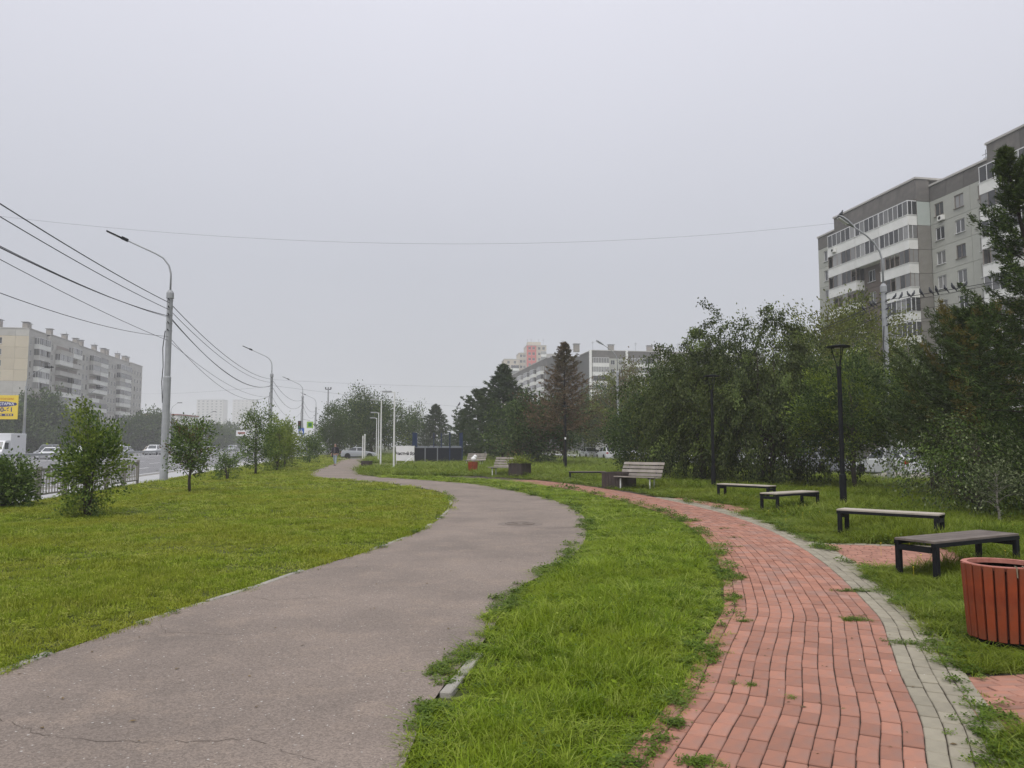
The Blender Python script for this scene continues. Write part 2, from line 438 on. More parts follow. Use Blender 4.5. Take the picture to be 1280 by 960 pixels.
def kerbs(line, side, parent, lo, hi, drop=0.0):
    mb = MB().use(mt['kerb']); mb.cbox(-0.485, 0.485, -0.04, 0.04, -0.1, 0.012, 0.008); me = mb.mesh('kerb_stone')
    q = resample(line, int(np.sum(np.linalg.norm(np.diff(line, axis=0), axis=1))))
    for i in range(len(q) - 1):
        m_ = (q[i] + q[i+1]) / 2
        if not lo < m_[1] < hi: continue
        d = q[i+1] - q[i]
        o = bpy.data.objects.new('kerb_stone', me); link(o, parent)
        nrm = np.array([-d[1], d[0]]) / np.linalg.norm(d) * side * 0.045
        o.location = (m_[0] + nrm[0], m_[1] + nrm[1], random.uniform(-0.004, 0.006) - (drop if not 4.9 < m_[1] < 5.95 else 0) - (0.05 if side > 0 and random.random() < .55 else 0))
        o.rotation_euler = (random.uniform(-0.02, 0.02), random.uniform(-0.006, 0.006), math.atan2(d[1], d[0]) + random.uniform(-0.012, 0.012))
random.seed(3)
kerbs(le, 1, path_o, 2.5, 40, 0.012); kerbs(re_, -1, path_o, 2.5, 40, 0.05)

# brick path: the line between red and grey pavers, near to far
REF = [(-0.1, -3.0), (0.35, -0.5), (1.0, 1.5), (1.62, 3.0), (2.07, 3.97), (2.39, 4.64), (2.75, 5.6), (3.15, 6.6), (3.55, 7.75), (4.32, 10.95), (4.85, 14.46), (5.0, 17.5), (4.85, 20.5), (4.4, 24.0),
       (3.65, 28.0), (2.55, 32.0), (1.2, 35.6), (-0.5, 38.6), (-2.8, 41.5)]
ref = smooth_line(REF, 0.05)
tan_ = np.gradient(ref, axis=0); tan_ /= np.linalg.norm(tan_, axis=1)[:, None]
nor = np.c_[-tan_[:, 1], tan_[:, 0]]                     # towards the left of travel
BW, BL, NRED, NGREY = 0.108, 0.2, 13, 4
def offs(d): return ref + nor * d
mb = MB().use(mt['bed'])
a_, b_ = offs(NRED * BW + 0.03)[::6], offs(-NGREY * BW - 0.03)[::6]
for i in range(len(a_) - 1):
    mb.poly([(*a_[i], -0.012), (*b_[i], -0.012), (*b_[i+1], -0.012), (*a_[i+1], -0.012)])
brick_path = mb.build('brick_path')
tag(brick_path, 'curving footpath of red pavers with a grey paver border', kind='structure')
BRICK_POLY = np.r_[a_, b_[::-1]]
CUT_POLY = np.r_[a_, offs(-NGREY * BW + 0.07)[::6][::-1]]

def lay(cols, name, mat, mat_mass, parent, seedv, dmax=36.0, quota=300):
    rng = random.Random(seedv)
    spots = []
    for c in cols:
        line = offs((c + 0.5) * BW)
        seg = np.r_[0, np.cumsum(np.linalg.norm(np.diff(line, axis=0), axis=1))]
        s = rng.random() * BL
        while s < seg[-1]:
            x = np.interp(s, seg, line[:, 0]); y = np.interp(s, seg, line[:, 1])
            tx = np.interp(s, seg, tan_[:, 0]); ty = np.interp(s, seg, tan_[:, 1])
            if y < dmax: spots.append((x, y, math.atan2(ty, tx)))
            s += BL + rng.uniform(-0.0015, 0.003)
    place(spots, name, mat, mat_mass, parent, rng, quota)
def place(spots, name, mat, mat_mass, parent, rng, quota=300, w=BW, l=BL, dz=0.0):
    seen = [s for s in spots if s[1] > 3.9 and abs(s[0]) < s[1] * 0.67 + 0.1]
    seen.sort(key=lambda s: s[0] ** 2 + s[1] ** 2)
    single = set(seen[:quota])
    mb = MB().use(mat); mb.cbox(-l/2 + 0.0055, l/2 - 0.0055, -w/2 + 0.0026, w/2 - 0.0026, -0.03, 0, 0.005)
    me = mb.mesh(name)
    mass = MB().use(mat_mass)
    for s in spots:
        T = Matrix.Translation((s[0] + rng.uniform(-.002, .002), s[1], rng.uniform(-0.0035, 0.0035) + 0.003 + dz)) @ Matrix.Rotation(s[2] + rng.uniform(-0.012, 0.012), 4, 'Z') @ Matrix.Rotation(rng.uniform(-0.012, 0.012), 4, 'X') @ Matrix.Rotation(rng.uniform(-0.006, 0.006), 4, 'Y')
        if s in single:
            o = bpy.data.objects.new(name, me); link(o, parent); o.matrix_local = T
        elif s[1] < 16:
            mass.cbox(-l/2 + 0.0062, l/2 - 0.0062, -w/2 + 0.0027, w/2 - 0.0027, -0.02, 0, 0.005, T)
        else:
            mass.box(-l/2 + 0.008, l/2 - 0.008, -w/2 + 0.0033, w/2 - 0.0033, -0.012, 0, T)
    if mass.f:
        o = mass.build(name, parent); o['kind'] = 'stuff'
lay(range(NRED), 'brick', mt['brick'], mt['brick_mass'], brick_path, 11)
lay(range(-NGREY, 0), 'grey_paver', mt['paver'], mt['paver_mass'], brick_path, 12, dmax=24)

def spur(origin, ang, length, width, label, seedv, poly=None, border=False):
    """small paved bay beside the path: pavers laid across it"""
    c, s = math.cos(ang), math.sin(ang)
    P = lambda a, b: (origin[0] + a * c - b * s, origin[1] + a * s + b * c)
    mb = MB().use(mt['bed']); q = [P(0, 0), P(length, 0), P(length, width), P(0, width)]
    mb.poly([(*p, -0.016) for p in q]); o = mb.build('paved_bay'); tag(o, label, kind='structure')
    rng = random.Random(seedv); sp = []; sg = []
    nr = int(width / BW)
    cut = CUT_POLY
    for r in range(nr):
        x = rng.random() * BL
        while x < length - BL / 2:
            p = P(x, (r + 0.5) * BW)
            if not inside(np.array([p]), cut)[0]:
                (sg if border and r in (0, 1, nr-2, nr-1) else sp).append((p[0], p[1], ang))
            x += BL
    place(sp, 'brick', mt['brick'], mt['brick_mass'], o, rng, 290, dz=-.007)
    if sg: place(sg, 'grey_paver', mt['paver'], mt['paver_mass'], o, rng, 290, dz=-.007)
    return np.array(q)
def inside(pts, poly):
    x, y = pts[:, 0], pts[:, 1]; r = np.zeros(len(pts), bool)
    px, py = poly[:, 0], poly[:, 1]; j = len(poly) - 1
    for i in range(len(poly)):
        if py[i] != py[j]:
            c = (py[i] > y) != (py[j] > y)
            xi = (px[j] - px[i]) * (y - py[i]) / (py[j] - py[i]) + px[i]
            r ^= c & (x < xi)
        j = i
    return r
SPUR1 = spur((4.0, 10.45), R(-14), 2.35, 2.75, 'paved bay of red pavers between the two nearest backless benches', 21, border=True)
SPUR2 = spur((2.5, 4.35), R(6), 2.6, 1.15, 'red paved bay at the frame edge below the red slatted bin', 22)
SPUR3 = spur((4.7, 18.7), R(12), 1.75, 5.0, 'red paved bay in front of the two farther backless benches', 23)

# the avenue on the left: pavement, kerb, carriageway, marks
def strip(name, v0, v1, u0, u1, z, mat, label=None):
    return sheet(name, [W(u0, v0), W(u0, v1), W(u1, v1), W(u1, v0)], z, mat, label)
strip('sidewalk', -11.9, -9.75, -30, 700, -0.02, mt['sidewalk'], 'narrow light grey pavement between the lawn and the avenue')
mb = MB().use(mt['kerb'])
kp = [W(-30, -12.1), W(-30, -11.9), W(700, -11.9), W(700, -12.1)]
mb.raw([(p.x, p.y, -0.14) for p in kp] + [(p.x, p.y, 0.0) for p in kp], [(4,5,6,7),(0,1,5,4),(1,2,6,5),(2,3,7,6),(3,0,4,7)])
tag(mb.build('kerb'), 'long pale kerb of the avenue', kind='structure')
strip('road', -33.6, -12.1, -30, 900, -0.018, mt['road'], 'wide grey carriageway of the avenue')
strip('road', -49.5, -35.2, -30, 900, -0.018, mt['road'], 'far carriageway of the avenue full of queueing cars')
strip('median', -35.2, -33.6, -30, 900, -0.015, mt['sidewalk'], 'narrow concrete strip between the carriageways')
mk = MB().use(mt['white_paint'])
for vv in (-16.0, -19.6, -23.2, -26.8, -30.4):
    for k in range(0, 40):
        u0 = 10 + k * 9 + (vv % 3)
        q = [W(u0, vv - .08, -0.012), W(u0, vv + .08, -0.012), W(u0 + 3.5, vv + .08, -0.012), W(u0 + 3.5, vv - .08, -0.012)]
        mk.poly(q)
q = [W(-20, -12.75, -0.012), W(-20, -12.6, -0.012), W(600, -12.6, -0.012), W(600, -12.75, -0.012)]
mk.poly(q)
o = mk.build('road_marking'); tag(o, 'white lane dashes and edge line painted on the avenue', kind='structure')
# the street on the right behind the trees
strip('road', 23.7, 33.0, -10, 260, -0.012, mt['road'], 'side street with parked cars behind the trees')
strip('sidewalk', 33.0, 36.0, -10, 260, -0.010, mt['sidewalk'], 'pavement on the far side of the side street')
mb = MB().use(mt['kerb'])
kp = [W(-10, 23.5), W(-10, 23.7), W(260, 23.7), W(260, 23.5)]
mb.raw([(p.x, p.y, -0.14) for p in kp] + [(p.x, p.y, 0.11) for p in kp], [(4,5,6,7),(0,1,5,4),(1,2,6,5),(2,3,7,6),(3,0,4,7)])
tag(mb.build('kerb'), 'kerb of the side street at the foot of the trees', kind='structure')
# the cross street behind the walker
cs = [(-22.5, 93.5), (26, 99.5), (26, 106.5), (-23.5, 100.5)]
sheet('road', cs, -0.010, mt['road'], 'narrow cross street at the far end of the asphalt path')
# light ground in front of the sports court, bare soil patch
sheet('pavement', [(-13.0, 56.5), (-8.4, 57.5), (-8.3, 70), (-13.8, 69)], -0.006, mt['asphalt_path'], 'paved patch in front of the white banner')
cp = [(-2.9 + 1.5 * math.cos(t) * (1 + .2 * math.sin(3*t)), 44.5 + 0.95 * math.sin(t) * (1 + .2 * math.cos(2*t))) for t in np.linspace(0, 2*math.pi, 22)[:-1]]
sheet('bare_soil', cp, -0.004, mt['sand'], 'pale bare patch of soil in the grass by the far red bin')

# hairline cracks in the asphalt
def crack(pts, seed, wd=.007):
    rc = random.Random(seed); P = [G(*q) for q in pts]; line = []
    for a, b in zip(P, P[1:]):
        n = max(2, int((b - a).length / .05))
        for i in range(n): line.append(a.lerp(b, i / n) + Vector((rc.gauss(0, .012) + .05*math.sin(len(line)*.23+seed), rc.gauss(0, .014) + .06*math.sin(len(line)*.17+2*seed), 0)))
    mb = MB().use(mt['crack'])
    for i in range(len(line) - 1):
        a, b = line[i], line[i+1]; d = (b - a).normalized(); nn_ = Vector((-d.y, d.x, 0)); w0 = wd * (.35 + .65 * abs(math.sin(i * .37 + seed))) * .5
        if rc.random() < .10: continue
        mb.poly([(*(a - nn_*w0).xy, .0025), (*(b - nn_*w0).xy, .0025), (*(b + nn_*w0).xy, .0025), (*(a + nn_*w0).xy, .0025)])
    mb.build('crack', path_o)
mt['crack'] = M('crack_dirt', (0.085, 0.070, 0.058), (0.13, 0.108, 0.09), scale=5, rough=1, world_co=True)
crack([(-30, 898), (40, 914), (139, 921), (244, 929), (300, 928), (341, 940), (420, 952)], 1, .005)
crack([(195, 779), (217, 788), (277, 794), (318, 792)], 2, .005)
crack([(315, 746), (345, 752), (420, 745)], 3, .007)
crack([(560, 658), (625, 659), (690, 661), (733, 657)], 4, .02)
for k, (px, py, r_) in ():
    c_ = G(px, py); mb = MB().use(mt['soil']); mb.poly([(c_.x + r_ * (1 + .35*math.sin(3*t + k)) * math.cos(t), c_.y + .6 * r_ * (1 + .3*math.cos(2*t)) * math.sin(t), .0035) for t in np.linspace(0, 6.283, 15)[:-1]]); mb.build('moss_spot', path_o)

# manhole in the asphalt
mh = empty('manhole', G(650, 655), 0, 'round iron manhole cover set in the asphalt path', 'manhole')
MB().use(M('patched_asphalt', (0.195, 0.162, 0.138), (0.165, 0.138, 0.118), scale=12, rough=0.95, bump=0.4)).lathe([(0.0, 0.004), (0.46, 0.004), (0.47, -0.02)], 28).build('collar', mh)
mb = MB().use(M('rusty_cast_iron', (0.19, 0.155, 0.13), (0.155, 0.13, 0.11), scale=20, rough=0.8))
mb.lathe([(0.0, 0.014), (0.27, 0.014), (0.27, 0.02), (0.30, 0.02), (0.305, 0.006)], 28)
for k in range(8):
    t = k * math.pi / 4
    mb.box(0.06, 0.24, -0.012, 0.012, 0.014, 0.019, Matrix.Rotation(t, 4, 'Z'))
mb.build('cover', mh)

# ------------------------------------------------------------------ apartment buildings
mt['conc_light'] = M('painted_concrete_panel', (0.40, 0.405, 0.36), (0.345, 0.35, 0.315), scale=0.8, rough=0.9, rnd=0.07, bump=0.1, bscale=12)
mt['conc_pale'] = M('pale_grey_panel', (0.46, 0.445, 0.415), (0.39, 0.38, 0.355), scale=0.8, rough=0.9, rnd=0.06)
mt['conc_beige'] = M('beige_panel', (0.52, 0.46, 0.35), (0.48, 0.425, 0.33), scale=0.6, rough=0.9, rnd=0.05)
mt['conc_brown'] = M('brown_grey_panel', (0.145, 0.115, 0.098), (0.11, 0.09, 0.078), scale=1.2, rough=0.95, rnd=0.08)
mt['conc_dark'] = M('dark_attic_panel', (0.135, 0.127, 0.118), (0.095, 0.09, 0.085), scale=0.7, rough=0.95, rnd=0.16, detail=8, c3=(0.18, 0.165, 0.15), s3=0.5)
mt['conc_gap'] = M('panel_joint', (0.10, 0.10, 0.095), rough=1)
mt['conc_stain'] = M('stained_bare_panel', (0.24, 0.23, 0.205), (0.18, 0.17, 0.15), scale=1.2, rough=0.95, rnd=0.05, detail=8)
mt['mint'] = M('pale_mint_panel', (0.42, 0.46, 0.43), (0.38, 0.42, 0.39), scale=1, rough=0.8)
mt['balc_white'] = M('white_balcony_front', (0.76, 0.76, 0.73), (0.66, 0.66, 0.63), scale=0.9, rough=0.7, rnd=0.06)
mt['balc_grey'] = M('greyish_balcony_front', (0.50, 0.49, 0.46), (0.42, 0.41, 0.39), scale=0.9, rough=0.8, rnd=0.1)
mt['frame_white'] = M('white_window_frame', (0.70, 0.70, 0.70), rough=0.5)
mt['frame_brown'] = M('old_wooden_frame', (0.20, 0.17, 0.15), rough=0.8, rnd=0.3)
mt['glass'] = glass_mat('window_glass', (0.025, 0.03, 0.035), (0.30, 0.30, 0.29))
mt['glass_dim'] = glass_mat('balcony_glass', (0.018, 0.02, 0.022), (0.34, 0.34, 0.33), rough=0.12)
mt['roof_tin'] = M('grey_roof_tin', (0.20, 0.20, 0.20), rough=0.6)
mt['vent'] = M('vent_block', (0.30, 0.28, 0.25), (0.24, 0.22, 0.20), scale=2, rough=0.95)

MESHES = {}
def window_meshes(w, h, kind='white'):
    key = ('win', round(w, 2), round(h, 2), kind)
    if key not in MESHES:
        fr = MB().use(mt['frame_white' if kind == 'white' else 'frame_brown']); t = 0.07
        fr.box(-w/2, w/2, -0.03, 0.04, 0, t); fr.box(-w/2, w/2, -0.03, 0.04, h - t, h)
        fr.box(-w/2, -w/2 + t, -0.03, 0.04, t, h - t); fr.box(w/2 - t, w/2, -0.03, 0.04, t, h - t)
        fr.box(-0.04, 0.04, -0.026, 0.036, t, h - t)
        if w > 1.9: fr.box(w/4 - 0.03, w/4 + 0.03, -0.026, 0.036, t, h - t); fr.box(-w/4 - 0.03, -w/4 + 0.03, -0.026, 0.036, t, h - t)
        fr.box(-w/2 - 0.06, w/2 + 0.06, -0.26, -0.033, -0.06, -0.02)
        pn = MB().use(mt['glass'])
        pn.box(-w/2 + t, w/2 - t, 0.0, 0.02, t, h - t)
        MESHES[key] = (fr.mesh('window'), pn.mesh('pane'))
    return MESHES[key]

class Frame:
    """a vertical wall plane inside a building: x along it, -y out of it"""
    def __init__(s, parent, ox=0.0, oy=0.0, rot=0.0): s.p = parent; s.ox = ox; s.oy = oy; s.r = rot
    def put(s, o, x=0, y=0, z=0):
        c, q = math.cos(s.r), math.sin(s.r)
        o.location = (s.ox + x*c - y*q, s.oy + x*q + y*c, z); o.rotation_euler = (0, 0, s.r); return o
    def new(s, name, me, x=0, y=0, z=0, parent=None):
        o = bpy.data.objects.new(name, me); link(o, s.p); s.put(o, x, y, z); return o
def panel_mesh(w, h, holes, mat, depth=0.18, gap=0.018):
    """one facade panel, centred on x, z from 0; holes (x0,x1,z0,z1) in its own frame"""
    key = ('panel', round(w, 2), round(h, 2), tuple(tuple(round(q, 2) for q in k) for k in holes), mat.name)
    if key in MESHES: return MESHES[key]
    mb = MB().use(mat)
    X0, X1, Z0, Z1 = -w/2 + gap, w/2 - gap, gap, h - gap
    xs = sorted({X0, X1, *[q for k in holes for q in k[:2]]}); zs = sorted({Z0, Z1, *[q for k in holes for q in k[2:]]})
    def inh(x, z): return any(k[0] < x < k[1] and k[2] < z < k[3] for k in holes)
    for i in range(len(xs) - 1):
        for j in range(len(zs) - 1):
            if not inh((xs[i] + xs[i+1]) / 2, (zs[j] + zs[j+1]) / 2):
                mb.poly([(xs[i], 0, zs[j]), (xs[i+1], 0, zs[j]), (xs[i+1], 0, zs[j+1]), (xs[i], 0, zs[j+1])])
    def rim(x0, x1, z0, z1, flip):
        q = [(x0, z0), (x1, z0), (x1, z1), (x0, z1)]
        for i in range(4):
            a, b = q[i], q[(i+1) % 4]
            pts = [(a[0], 0, a[1]), (a[0], depth, a[1]), (b[0], depth, b[1]), (b[0], 0, b[1])]
            mb.poly(pts if flip else pts[::-1])
    rim(X0, X1, Z0, Z1, True)
    for k in holes: rim(*k, False)
    MESHES[key] = mb.mesh('panel'); return MESHES[key]

def bay(F, x0, x1, z0, nfl, fh, mat, wins, y=0.0, wkind=None, rng=random, wall_mats=None, skip=()):
    """a column of panels one per storey, each with its windows (xc, w, h, sill)"""
    w = x1 - x0; xm = (x0 + x1) / 2
    for k in range(nfl):
        if k in skip: continue
        m_ = wall_mats(k) if wall_mats else mat
        holes = [(xc - xm - ww/2, xc - xm + ww/2, si, si + hh) for xc, ww, hh, si in wins]
        F.new('panel', panel_mesh(w, fh, holes, m_), xm, y, z0 + k*fh)
        for xc, ww, hh, si in wins:
            kind = 'white' if (wkind is None or rng.random() < wkind) else 'brown'
            fm, pm = window_meshes(ww, hh, kind)
            o = F.new('window', fm, xc, y + 0.12, z0 + k*fh + si)
            p = bpy.data.objects.new('pane', pm); link(p, o)
def core(F, x0, x1, y0, y1, z1, name='wall', mat='conc_gap', z0=-0.5):
    mb = MB().use(mt[mat]); mb.box(x0, x1, y0, y1, z0, z1); return F.new(name, mb.mesh(name))
def attic(F, x0, x1, z0, z1, mat, y=0.0, depth=12.0, n=3, cap=True, side=True):
    """windowless top band with its panels, and the tin cap on the parapet"""
    st = (x1 - x0) / n
    for i in range(n):
        F.new('panel', panel_mesh(st, z1 - z0, [], mat), x0 + (i + .5) * st, y, z0)
    if cap:
        mb = MB().use(mt['conc_pale']); mb.box(x0 - 0.08, x1 + 0.08, y - 0.12, y + depth, z1 + 0.0, z1 + 0.22); F.new('parapet_cap', mb.mesh('parapet_cap'))
def balcony(F, x0, x1, z, y, depth, glazing='white', ph=1.15, gh=1.55, sides=(True, True), n=None, rng=random, front=None, split=False):
    w = x1 - x0; n = n or max(2, int(w / 0.75))
    key = ('balc', round(w, 2), round(depth, 2), sides, front)
    if key not in MESHES:
        mb = MB().use(mt[front or 'balc_white'])
        mb.box(-w/2, w/2, -depth, -depth + 0.1, 0, ph)
        mb.box(-w/2 + .002, -w/2 + 0.1, -depth + 0.1, 0, 0.0, ph); mb.box(w/2 - 0.1, w/2 - .002, -depth + 0.1, 0, 0.0, ph)
        mb.box(-w/2 - .05, w/2 + .05, -depth - 0.05, -0.01, ph, ph + 0.05)
        mb.box(-w/2 + .1, w/2 - .1, -depth + .1, 0, -0.04, 0.12)
        MESHES[key] = mb.mesh('balcony')
    o = F.new('balcony', MESHES[key], (x0 + x1) / 2, y, z)
    if glazing != 'open':
        key = ('glz', round(w, 2), round(depth, 2), glazing, n, round(gh, 2), split)
        if key not in MESHES:
            fr = MB().use(mt['frame_white' if glazing == 'white' else 'frame_brown']); t = 0.035
            za, zb = ph + 0.05, ph + 0.05 + gh
            for i in range(n + 1):
                x = -w/2 + 0.05 + (w - 0.1) * i / n
                fr.box(x - t, x + t, -depth + 0.02, -depth + 0.09, za, zb)
            fr.box(-w/2, w/2, -depth + 0.015, -depth + 0.095, zb, zb + 0.10)
            for sx in (-w/2 + 0.02, w/2 - 0.09):
                fr.box(sx, sx + 0.07, -depth + 0.096, 0, zb, zb + 0.10); fr.box(sx + .001, sx + 0.069, -depth/2 - t, -depth/2 + t, za, zb)
            gl = MB().use(mt['glass_dim'])
            if not split: gl.box(-w/2 + 0.06, w/2 - 0.06, -depth + 0.045, -depth + 0.06, za, zb)
            gl.box(-w/2 + 0.045, -w/2 + 0.058, -depth + 0.06, 0, za, zb); gl.box(w/2 - 0.058, w/2 - 0.045, -depth + 0.06, 0, za, zb)
            MESHES[key] = (fr.mesh('glazing_frame'), gl.mesh('pane'))
        for nm, me in zip(('glazing_frame', 'pane'), MESHES[key]):
            c = bpy.data.objects.new(nm, me); link(c, o)
        if split:
            pw = (w - .12) / n
            k2 = ('spane', round(pw, 3), round(gh, 2))
            if k2 not in MESHES:
                q = MB().use(mt['glass_dim']); q.box(-pw/2, pw/2, 0, .015, 0, gh); MESHES[k2] = q.mesh('pane')
            for i in range(n):
                if glazing == 'brown' and rng.random() < .3: continue
                c = bpy.data.objects.new('pane', MESHES[k2]); link(c, o); c.location = (-w/2 + .06 + (i + .5) * pw, -depth + .045, ph + .05)
    else:
        key = ('door', round(w, 2))
        if key not in MESHES:
            fr = MB().use(mt['frame_brown']); fr.box(-w/2 + .3, w/2 - .3, -0.05, -0.02, 0.2, 2.3); MESHES[key] = fr.mesh('balcony_door')
        c = bpy.data.objects.new('balcony_door', MESHES[key]); link(c, o)
    return o
def roof_vent(F, x, y, z, w=1.4, h=1.6):
    mb = MB().use(mt['vent']); mb.box(-w/2, w/2, -0.6, 0.6, 0, h); mb.use(mt['roof_tin']); mb.box(-w/2 - .25, w/2 + .25, -0.85, 0.85, h + 0.25, h + 0.34)
    for sx in (-1, 1):
        for sy in (-1, 1): mb.box(sx*(w/2 - .12) - .06, sx*(w/2 - .12) + .06, sy*.5 - .06, sy*.5 + .06, h, h + .25)
    F.new('roof_vent', mb.mesh('roof_vent'), x, y, z)
def antenna(F, x, y, z, h=2.2):
    mb = MB().use(mt['wire_thin']); mb.tube([(0,0,0), (0,0,h)], 0.035, 5); mb.box(-0.5, 0.5, -0.02, 0.02, h - .5, h - .45); mb.box(-0.35, 0.35, -0.02, 0.02, h - .9, h - .85)
    F.new('antenna', mb.mesh('antenna'), x, y, z)

rngB = random.Random(5)
FH = 2.75
# --- the near block on the right: sections D (far end), A (loggias), B (plain), C (nearest)
b = empty('apartment_building', W(97.6, 62.0), R(-90) + RA, 'long grey ten storey panel block with dark attic band and white loggias, beyond the trees', 'building')
F = Frame(b)
Z0, NF = 1.65 - FH * 0, 10
ZT = Z0 + NF * FH                                  # underside of the attic band, 29.15
WIN = (1.35, 1.45, 0.80)
# D
core(F, 0.1, 6.5, 0.2, 12, ZT + 1.5)
bay(F, 0, 6.45, Z0, NF, FH, mt['conc_light'], [(2.0, *WIN)], rng=rngB)
bay(F, 0, 6.45, -0.4, 1, Z0 + 0.4, mt['conc_stain'], [], rng=rngB)
attic(F, 0, 6.45, ZT, ZT + 1.75, mt['conc_dark'], n=2)
core(F, 0.0, 0.09, 0.22, 12, ZT + 1.7, 'end_wall', 'conc_pale')
# A, set forward 1.7 m
AY = -1.7; xa, xb = 6.5, 22.2
core(F, xa, xb - 0.2, AY + 0.2, 12, ZT + 2.4)
attic(F, xa, xb, ZT + 0.3, ZT + 2.6, mt['conc_dark'], AY, 13.6, n=5)
bay(F, xa, 12.5, Z0, NF, FH, mt['conc_brown'], [(10.0, 1.4, 1.45, 0.8)], AY, rng=rngB, skip=())
bay(F, 12.5, 17.1, Z0, NF, FH, mt['conc_brown'], [(13.9, *WIN), (16.4, 0.8, 1.45, 0.8)], AY, rng=rngB)
bay(F, 17.1, xb, Z0, NF, FH, mt['conc_brown'], [(19.5, 1.4, 1.45, 0.8)], AY, rng=rngB)
bay(F, xa, xb, -0.4, 1, Z0 + 0.4, mt['conc_stain'], [], AY)
F.new('panel', panel_mesh(xb - xa, 0.3, [], mt['conc_brown'], gap=0.005), (xa + xb) / 2, AY, ZT)
FA = Frame(b, xb, AY, R(90))                       # side of the projecting section, facing the viewer
bay(FA, 0.0, 1.68, Z0, NF, FH, mt['conc_stain'], [], wall_mats=lambda k: mt['mint'] if k >= 9 else mt['conc_stain'])
bay(FA, 0.0, 1.68, -0.4, 1, Z0 + 0.4, mt['conc_stain'], [])
FA.new('panel', panel_mesh(1.68, 2.6, [], mt['conc_dark']), 0.84, 0, ZT)
kinds = {9: 'white', 8: 'white', 7: 'brown', 6: 'brown', 5: 'white', 4: 'white', 3: 'brown', 2: 'white', 1: 'brown', 0: 'white'}
for k in range(NF):
    z = Z0 + k * FH
    if k >= 8:                                     # the two top storeys have one loggia along the whole section
        balcony(F, xa + .15, 12.45, z, AY, 1.15, 'white' if k == 9 else 'brown', n=6, split=True, rng=rngB)
        balcony(F, 12.5, 17.05, z, AY, 1.15, 'white', n=5, split=True, rng=rngB)
        balcony(F, 17.1, xb - .05, z, AY, 1.15, 'white', n=6, split=True, rng=rngB)
    else:
        balcony(F, xa + .15, 12.45, z, AY, 1.15, 'brown' if k in (7, 6, 4, 1) else 'white', n=6, split=True, rng=rngB)
        balcony(F, 17.1, xb - .05, z, AY, 1.15, kinds[k], n=6, split=True, rng=rngB)
# B
core(F, xb, 32.4, 0.2, 12, ZT + 1.5)
bay(F, xb + 1e-3, 28.1, Z0, NF, FH, mt['conc_light'], [(23.55, *WIN), (26.5, *WIN)], rng=rngB, wkind=0.9)
bay(F, 28.1, 32.4, Z0, NF, FH, mt['conc_light'], [(29.85, *WIN)], rng=rngB, wkind=0.9)
bay(F, xb, 32.4, -0.4, 1, Z0 + 0.4, mt['conc_stain'], [])
attic(F, xb + 0.01, 32.4, ZT, ZT + 1.75, mt['conc_dark'], n=4)
# C, nearest, set forward
CY = -1.7; xc, xd = 32.4, 56.4
core(F, xc + .2, xd, CY + 0.2, 12, ZT + 2.3)
attic(F, xc, xd, ZT + 0.2, ZT + 2.5, mt['conc_dark'], CY, 13.6, n=6)
for i in range(4):
    x0 = xc + i * 6.0
    bay(F, x0, x0 + 6.0, Z0, NF, FH, mt['conc_light'] if i % 2 else mt['conc_brown'], [(x0 + 1.6, *WIN), (x0 + 4.4, *WIN)], CY, rng=rngB)
bay(F, xc, xd, -0.4, 1, Z0 + 0.4, mt['conc_stain'], [], CY)
F.new('panel', panel_mesh(xd - xc, 0.2, [], mt['conc_brown'], gap=0.005), (xc + xd) / 2, CY, ZT)
for k in range(NF):
    balcony(F, xc + .1, xc + 5.9, Z0 + k * FH, CY, 1.15, rngB.choice(('white', 'white', 'brown')), n=6, split=True, rng=rngB)
    balcony(F, xc + 12.1, xc + 17.9, Z0 + k * FH, CY, 1.15, rngB.choice(('white', 'white', 'brown')), n=6, split=True, rng=rngB)
for x in (17.0, 40.0): roof_vent(F, x, 3.2, ZT + 2.3, 2.0, 0.9)
antenna(F, 27.2, 3, ZT + 1.8, 2.6); antenna(F, 12.0, 7, ZT + 2.4, 2.2)
for xx, kk in ((24.0, 9),):                         # air conditioner under the top window, and one on the top loggia
    ac = MB().use(mt['balc_white']); ac.box(-.4, .4, -.32, -.02, 0, .55); ac.use(mt['dark_metal']); ac.lathe([(0.0, 0), (0.2, 0)], 12, Matrix.Translation((-.08, -.325, .28)) @ Matrix.Rotation(R(90), 4, 'X'))
    F.new('air_conditioner', ac.mesh('air_conditioner'), xx, 0, Z0 + kk*FH + 0.1)
    F.new('air_conditioner', bpy.data.meshes['air_conditioner'], 8.2, AY - 1.17, Z0 + kk*FH + 0.3)

# --- the block on the left beyond the avenue
b = empty('apartment_building', W(203.2, -82.0), R(90) + RA, 'long pale nine storey panel block with a beige end wall, beyond the avenue', 'building')
F = Frame(b)
Z0, NF = 3.4, 9; ZT = Z0 + NF * FH
core(F, 0.2, 91, 0.2, 16, ZT + 1.8)
sections = [(0, 9.8, 0.0), (9.8, 29.4, -0.9), (29.4, 54.8, 0.0), (54.8, 78.0, -0.0), (78.0, 92.0, -0.6)]
def cols_between(x0, x1, n, w=1.4): return [(x0 + (i + .5) * (x1 - x0) / n, w, 1.45, 0.8) for i in range(n)]
def strip_bays(x0, x1, n, y, per=1, mat='conc_pale', w=1.4):
    st = (x1 - x0) / n
    for i in range(n):
        a = x0 + i * st
        bay(F, a, a + st, Z0, NF, FH, mt[mat], cols_between(a, a + st, per, w), y, rng=rngB, wkind=.8)
strip_bays(0, 2.6, 1, 0.0, 1, w=0.9); strip_bays(2.6, 10.4, 1, 0.0, 1)
strip_bays(10.4, 13.2, 1, -0.9, 1, w=0.9); strip_bays(13.2, 29.4, 2, -0.9, 2)
strip_bays(29.4, 40.6, 2, 0.0, 2); strip_bays(40.6, 54.4, 2, 0.0, 2)
